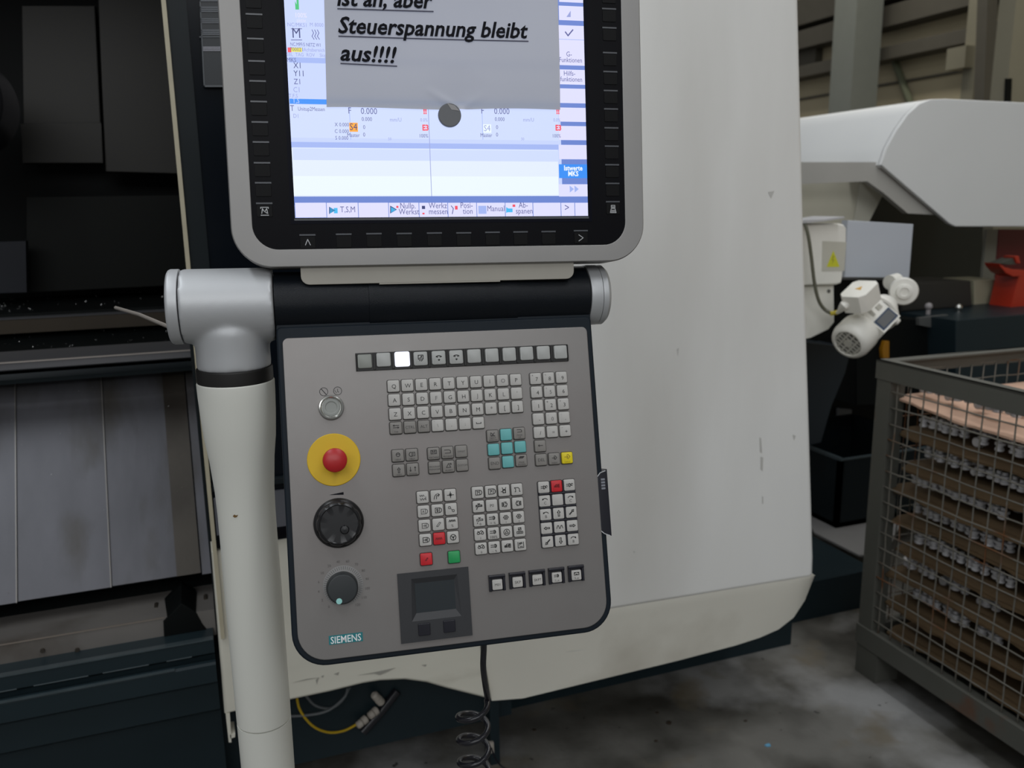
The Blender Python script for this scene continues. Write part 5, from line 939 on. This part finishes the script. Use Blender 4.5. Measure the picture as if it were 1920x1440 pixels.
# dark surroundings
def prow(px, Y, z):
    lo, hi = 0, 1440
    for _ in range(40):
        mid = (lo + hi) / 2
        if ony(px, mid, Y).z > z: lo = mid
        else: hi = mid
    return lo
ZTAB = ony(1792, 601, 2.7).z + .001
def dark(name, pts, Y, th, c, label, cat, bev=.004):
    m = MB(); slab(m, pts, Y, th, bev=bev); o = recenter(make(name, m, c)); return tag(o, label, cat)
dark('dark_cabinet', [(1480, 330), (1846, 330), (1830, 1080), (1480, 1080)], 3.97, .6, mat('cabinet_teal_black', (.012, .019, .019, 1), .5), 'large dark cabinet under the white hood behind the motor', 'cabinet')
dark('chip_conveyor', [(1530, 524), (1688, 524), (1690, 600), (1600, 632), (1530, 640)], 2.50, .22, inblack, 'black conveyor body behind the white gear motor and grey plate', 'conveyor')
dark('dark_duct', [(1690, 530), (1822, 527), (1824, prow(1824, 3.0, ZTAB)), (1690, prow(1690, 3.0, ZTAB))], 3.0, .25, mat('duct_dark_brown', (.022, .021, .019, 1), .45), 'dark rectangular duct right of the white motor', 'duct', .012)
dark('cream_block', [(1826, 526), (1877, 524), (1878, prow(1878, 3.05, ZTAB)), (1827, prow(1827, 3.05, ZTAB))], 3.05, .18, mat('cream_block_paint', (.36, .34, .24, 1), .5), 'cream coloured block at the end of the dark duct', 'block')
dark('cream_post', [(1850, 430), (1872, 430), (1862, prow(1862, 3.24, ZTAB)), (1839, prow(1839, 3.24, ZTAB))], 3.24, .015, mat('grey_post_paint', (.24, .24, .20, 1), .5), 'pale upright post between the dark cabinet and the red locker', 'post')
dark('red_locker', [(1873, 430), (2000, 430), (2000, prow(2000, 3.26, ZTAB)), (1862, prow(1862, 3.26, ZTAB)), (1866, 520)], 3.26, .03, redd, 'dark red locker at the right edge under the hood', 'locker')
m = MB(); slab(m, [(1912, 508), (1990, 508), (1990, prow(1990, 2.9, ZTAB)), (1896, prow(1896, 2.9, ZTAB))], 2.9, .12, bev=.004); t = thing('red_vice', 'bright red vice like tool with a curved jaw at the right picture edge', 'tool', tuple(ony(1920, 580, 2.9))); make('tool_body', m, redb, t, world=True)
m = MB(); slab(m, [(1874, 494), (1885, 501), (1900, 505), (1916, 506), (1916, 518), (1900, 519), (1886, 512), (1876, 500)], 2.88, .08, bev=.004); make('lower_jaw', m, redb, t, world=True)
m = MB(); slab(m, [(1876, 494), (1890, 488), (1900, 484), (1906, 496), (1890, 497)], 2.88, .06, bev=.003); make('jaw_insert', m, mat('jaw_dark_steel', (.06, .06, .05, 1), .4), t, world=True)
m = MB(); slab(m, [(1903, 481), (1911, 480), (1914, 494), (1907, 494)], 2.87, .06, bev=.004); make('clamp_screw', m, redb, t, world=True)
m = MB(); t = thing('dark_machine_table', 'dark table top machine base right of the motor behind the mesh basket', 'machine', tuple(ony(1850, 700, 2.75)))
slab(m, [(1792, 601), (2050, 578), (2050, 760), (1792, 760)], 2.7, .6, bev=.005); make('table_body', m, teal, t, world=True)
m = MB(); slab(m, [(1606, 594), (1790, 601), (1790, 760), (1606, 760)], 2.85, .4, bev=.005); make('table_side', m, inblack, t, world=True)
m = MB(); slab(m, [(1724, 596), (1778, 590), (1778, 612), (1744, 614), (1724, 610)], 2.83, .02, bev=.002); make('worn_patch', m, mat('worn_metal_patch', (.085, .088, .085, 1), .4), t, world=True)
for px, py in ((1741, 577), (1797, 579)):
    p = ony(px, py, 2.9); m = MB(); m.lathe([(0, -.03), (.010, -.03), (.010, -.008)] + [(.017 * math.cos(a), .006 + .017 * math.sin(a)) for a in [(-1.0 + k * .257) for k in range(11)]], 24, Matrix.Translation(p)); make('ball_knob', m, chrome if px > 1780 else mat('grey_ball', (.28, .26, .26, 1), .3), t, world=True)
dark('chute', [(1500, 640), (1597, 652), (1585, 700), (1560, 760), (1540, 830), (1500, 840)], 2.75, .25, mat('blue_black_chute', (.014, .022, .03, 1), .35), 'dark blue metal chute beside the cover right edge', 'chute')
dark('dark_rear_panel', [(1500, 600), (1760, 600), (1760, 990), (1500, 990)], 3.45, .05, inblack, 'black panel behind the chute and the bin', 'panel')
dark('white_tag', [(1573, 766), (1598, 768), (1597, 793), (1572, 793)], 3.43, .018, mat('tag_white', (.16, .165, .17, 1), .5), 'small pale square tag in the dark left of the basket corner', 'tag')
dark('amber_lamp', [(1655, 655), (1660, 640), (1668, 640), (1668, 672), (1656, 672)], 2.829, .02, mat('amber_paint', (.32, .14, .005, 1), .4), 'small amber marker below the motor behind the basket', 'marker')

# ================================================================ MESH BASKET
A0 = onz(1603, 1255, 0); HB = 1.02
d1 = Vector((-.03, -.9995, 0)).normalized(); d2 = Vector((.9995, -.03, 0)).normalized()
BM = Matrix((d1, d2, Vector((0, 0, 1)))).transposed().to_4x4()
BM = Matrix((d1, -d2, Vector((0, 0, 1)))).transposed().to_4x4(); BM.translation = Vector((A0.x, A0.y, 0))
# right handed frame: x along d1 (towards the camera), y = -d2, z up ; basket occupies x 0..1.24, y -.84..0
bk_ = thing('mesh_basket', 'large grey rusty wire mesh pallet basket at the right edge', 'basket', BM)
LB, WB = 1.24, .84; ZB = .135
def part(name, parent, mt, *boxes, smooth=False, bev=0.0):
    m = MB()
    for b in boxes: m.box(*b, bev=bev)
    return make(name, m, mt, parent, smooth=smooth)
for x in (0, LB - .055):
    for y in (-.055, -WB):
        part('corner_post', bk_, basketm, (x, x + .055, y, y + .055, .10, HB - .01)); xf = x if x == 0 else x - .03
        part('foot', bk_, basketm, (xf, xf + .09, y if y < -.1 else y - .03, (y if y < -.1 else y - .03) + .085, 0, .10), bev=.004)
part('top_rail', bk_, basketm, (-.004, LB + .004, -.008, .004, HB - .055, HB + .002), (-.004, LB + .004, -.035, .004, HB - .004, HB + .002))
part('top_rail', bk_, basketm, (-.004, LB + .004, -WB - .004, -WB + .008, HB - .045, HB), (-.004, LB + .004, -WB - .004, -WB + .035, HB - .004, HB + .0))
part('top_rail', bk_, basketm, (-.004, .008, -WB, 0, HB - .045, HB + .001), (-.004, .036, -WB, 0, HB - .004, HB + .001))
part('top_rail', bk_, basketm, (LB - .008, LB + .004, -WB, 0, HB - .045, HB + .001), (LB - .036, LB + .004, -WB, 0, HB - .004, HB + .001))
part('bottom_rail', bk_, basketm, (-.004, LB + .004, -.03, .005, ZB - .035, ZB + .03), bev=.002); part('bottom_rail', bk_, basketm, (-.004, LB + .004, -WB - .005, -WB + .03, ZB - .035, ZB + .03), bev=.002)
part('bottom_rail', bk_, basketm, (-.004, .03, -WB, 0, ZB - .035, ZB + .03), bev=.002); part('bottom_rail', bk_, basketm, (LB - .03, LB + .004, -WB, 0, ZB - .035, ZB + .03), bev=.002)
part('floor_plate', bk_, basketm, (.03, LB - .03, -WB + .03, -.03, ZB - .03, ZB - .015))
def wire_mesh(L_, seed):
    rnd = random.Random(seed); b = MB(); n = 14; b.tube([Vector((rnd.uniform(-1, 1) * .0022 * (0 < i < n), rnd.uniform(-1, 1) * .0022 * (0 < i < n), L_ * i / n)) for i in range(n + 1)], .0022, 5)
    me = bpy.data.meshes.new('wire'); me.from_pydata(b.v, [], b.f); me.materials.append(wirem); me.shade_smooth(); return me
def wires(L_, seeds): return [wire_mesh(L_, s) for s in seeds]
vw = wires(HB - .05 - ZB, range(4)); hw = wires(LB, range(10, 14)); hw2 = wires(WB, range(20, 24))
def addw(me, loc, rot):
    o = bpy.data.objects.new('wire', me); sc.collection.objects.link(o); o.parent = bk_; o.location = loc; o.rotation_euler = rot
for i in range(24): addw(vw[i % 4], (.075 + i * .050, -.010, ZB + .01), (0, 0, 0))
for i in range(17): addw(hw[i % 4], (0, -.006, ZB + .065 + i * .049), (0, PI / 2, 0))
for i in range(16): addw(vw[i % 4], (.010, -.06 - i * .049, ZB + .01), (0, 0, 1))
for i in range(17): addw(hw2[i % 4], (.006, 0, ZB + .065 + i * .049), (PI / 2, 0, 0))
for i in range(24): addw(vw[(i + 1) % 4], (.075 + i * .050, -WB + .010, ZB + .01), (0, 0, 2))
for i in range(17): addw(hw[(i + 1) % 4], (0, -WB + .014, ZB + .065 + i * .049), (0, PI / 2, 0))
# cardboard layers and turned parts
def layer(k, z, mt, x0=.05):
    rnd = random.Random(100 + k); b = MB(); N_ = 36; xs = [x0 + (LB - .07 - x0) * i / N_ for i in range(N_ + 1)]; sag = rnd.uniform(-.008, .008)
    vs = []; fs = []
    ph = rnd.uniform(0, 6)
    for i, x in enumerate(xs):
        zf = z + .006 * math.sin(x * 7 + ph) + sag * math.sin(PI * i / N_) + rnd.uniform(-.0015, .0015); yf = -.030 - rnd.uniform(0, .012); dr = -.006 - .012 * abs(math.sin(x * 4.3 + ph))
        vs += [(x, yf, zf + dr), (x, yf - .03, zf), (x, -WB + .05, zf), (x, -WB + .05, zf - .006), (x, yf - .03, zf - .006), (x, yf, zf + dr - .006)]
    for i in range(N_):
        for j in range(6): l = (j + 1) % 6; fs.append((i * 6 + j, i * 6 + l, i * 6 + 6 + l, i * 6 + 6 + j))
    fs.append((5, 4, 3, 2, 1, 0)); fs.append(tuple(N_ * 6 + j for j in range(6))); b.add(vs, fs)
    for v in range(len(b.v)): pass
    o = make('cardboard_sheet', b, mt, smooth=True); o.matrix_world = BM; return o
ORD = ['topmost', 'second', 'third', 'fourth', 'fifth', 'sixth', 'seventh', 'eighth', 'ninth']
partmeshes = []
for s in range(4):
    rnd = random.Random(s); b = MB(); r = .011 + .003 * rnd.random(); Lp = .034
    b.lathe([(0, 0), (r * .8, 0), (r, .002), (r, .008), (r * .72, .0095), (r * .72, .016), (r * 1.15, .0175), (r * 1.15, .024), (r * .6, .0255), (r * .6, .033), (r * .5, Lp), (0, Lp)], 16)
    me = bpy.data.meshes.new('turned_part'); me.from_pydata(b.v, [], b.f); me.materials.append(alu); me.shade_smooth(); me.set_sharp_from_angle(angle=.6); partmeshes.append(me)
tilt = Matrix.Rotation(0, 4, 'X')
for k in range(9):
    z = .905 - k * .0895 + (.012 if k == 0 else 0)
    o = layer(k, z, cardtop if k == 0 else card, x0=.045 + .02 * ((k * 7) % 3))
    tag(o, ('pale pinkish lit cardboard sheet on top of the pile in the mesh basket' if k == 0 else '%s brown cardboard sheet from the top in the mesh basket' % ORD[k]), 'cardboard', 'cardboard sheets stacked in the mesh basket')
    if k == 8: continue
    rnd = random.Random(50 + k); n = 13
    for row in range(2):
        for i in range(n):
            if rnd.random() < (.05 if row == 0 else .45): continue
            x = (.085 + .02 * (k % 3)) + i * .0265 + rnd.uniform(-.003, .003); y = -.085 - row * .075 - rnd.uniform(0, .02)
            p = bpy.data.objects.new('turned_part', partmeshes[rnd.randrange(4)]); sc.collection.objects.link(p)
            zz = z + .006 * math.sin(x * 7) + .011
            lying = rnd.random() < .12
            Mloc = BM @ Matrix.Translation((x, y, zz)) @ (Matrix.Rotation(PI / 2, 4, 'X') if lying else Matrix.Rotation(rnd.uniform(-.12, .12), 4, 'Y')) @ Matrix.Rotation(rnd.random() * 6, 4, 'Z')
            p.matrix_world = Mloc
            tag(p, 'small silver turned metal part standing on the %s cardboard sheet of the basket' % ('pale topmost' if k == 0 else ORD[k]), 'metal part', 'silver turned parts on the %s cardboard sheet' % ORD[k])
# floor debris
def bit(name, px, py, s, c, label):
    p = onz(px, py, 0); m = MB(); n = 7; rnd = random.Random(px); poly = [(s * (.7 + .5 * rnd.random()) * math.cos(i * 2 * PI / n), s * (.5 + .5 * rnd.random()) * math.sin(i * 2 * PI / n)) for i in range(n)]
    m.prism(poly, 0, s * .5, Matrix.Translation((p.x, p.y, 0)), bev=s * .15, seg=1); o = recenter(make(name, m, c)); tag(o, label, 'debris')
bit('blue_scrap', 1440, 1398, .009, mat('scrap_blue', (.10, .32, .50, 1), .4), 'tiny blue scrap on the floor near the bottom right of the machine')
for px, py, s, lb in ((1254, 1356, .010, 'small dark brown scrap on the floor below the middle of the cover'), (1232, 1337, .006, 'small round dark crumb just above the brown scrap on the floor'), (1002, 1369, .006, 'dark crumb on the floor right of the coiled cable'), (1230, 1390, .006, 'dark crumb on the floor below the brown scrap'), (1398, 1352, .006, 'dark crumb on the pale patch of floor above the blue scrap')):
    bit('floor_crumb', px, py, s, mat('crumb_brown', (.03, .02, .012, 1), .6), lb)
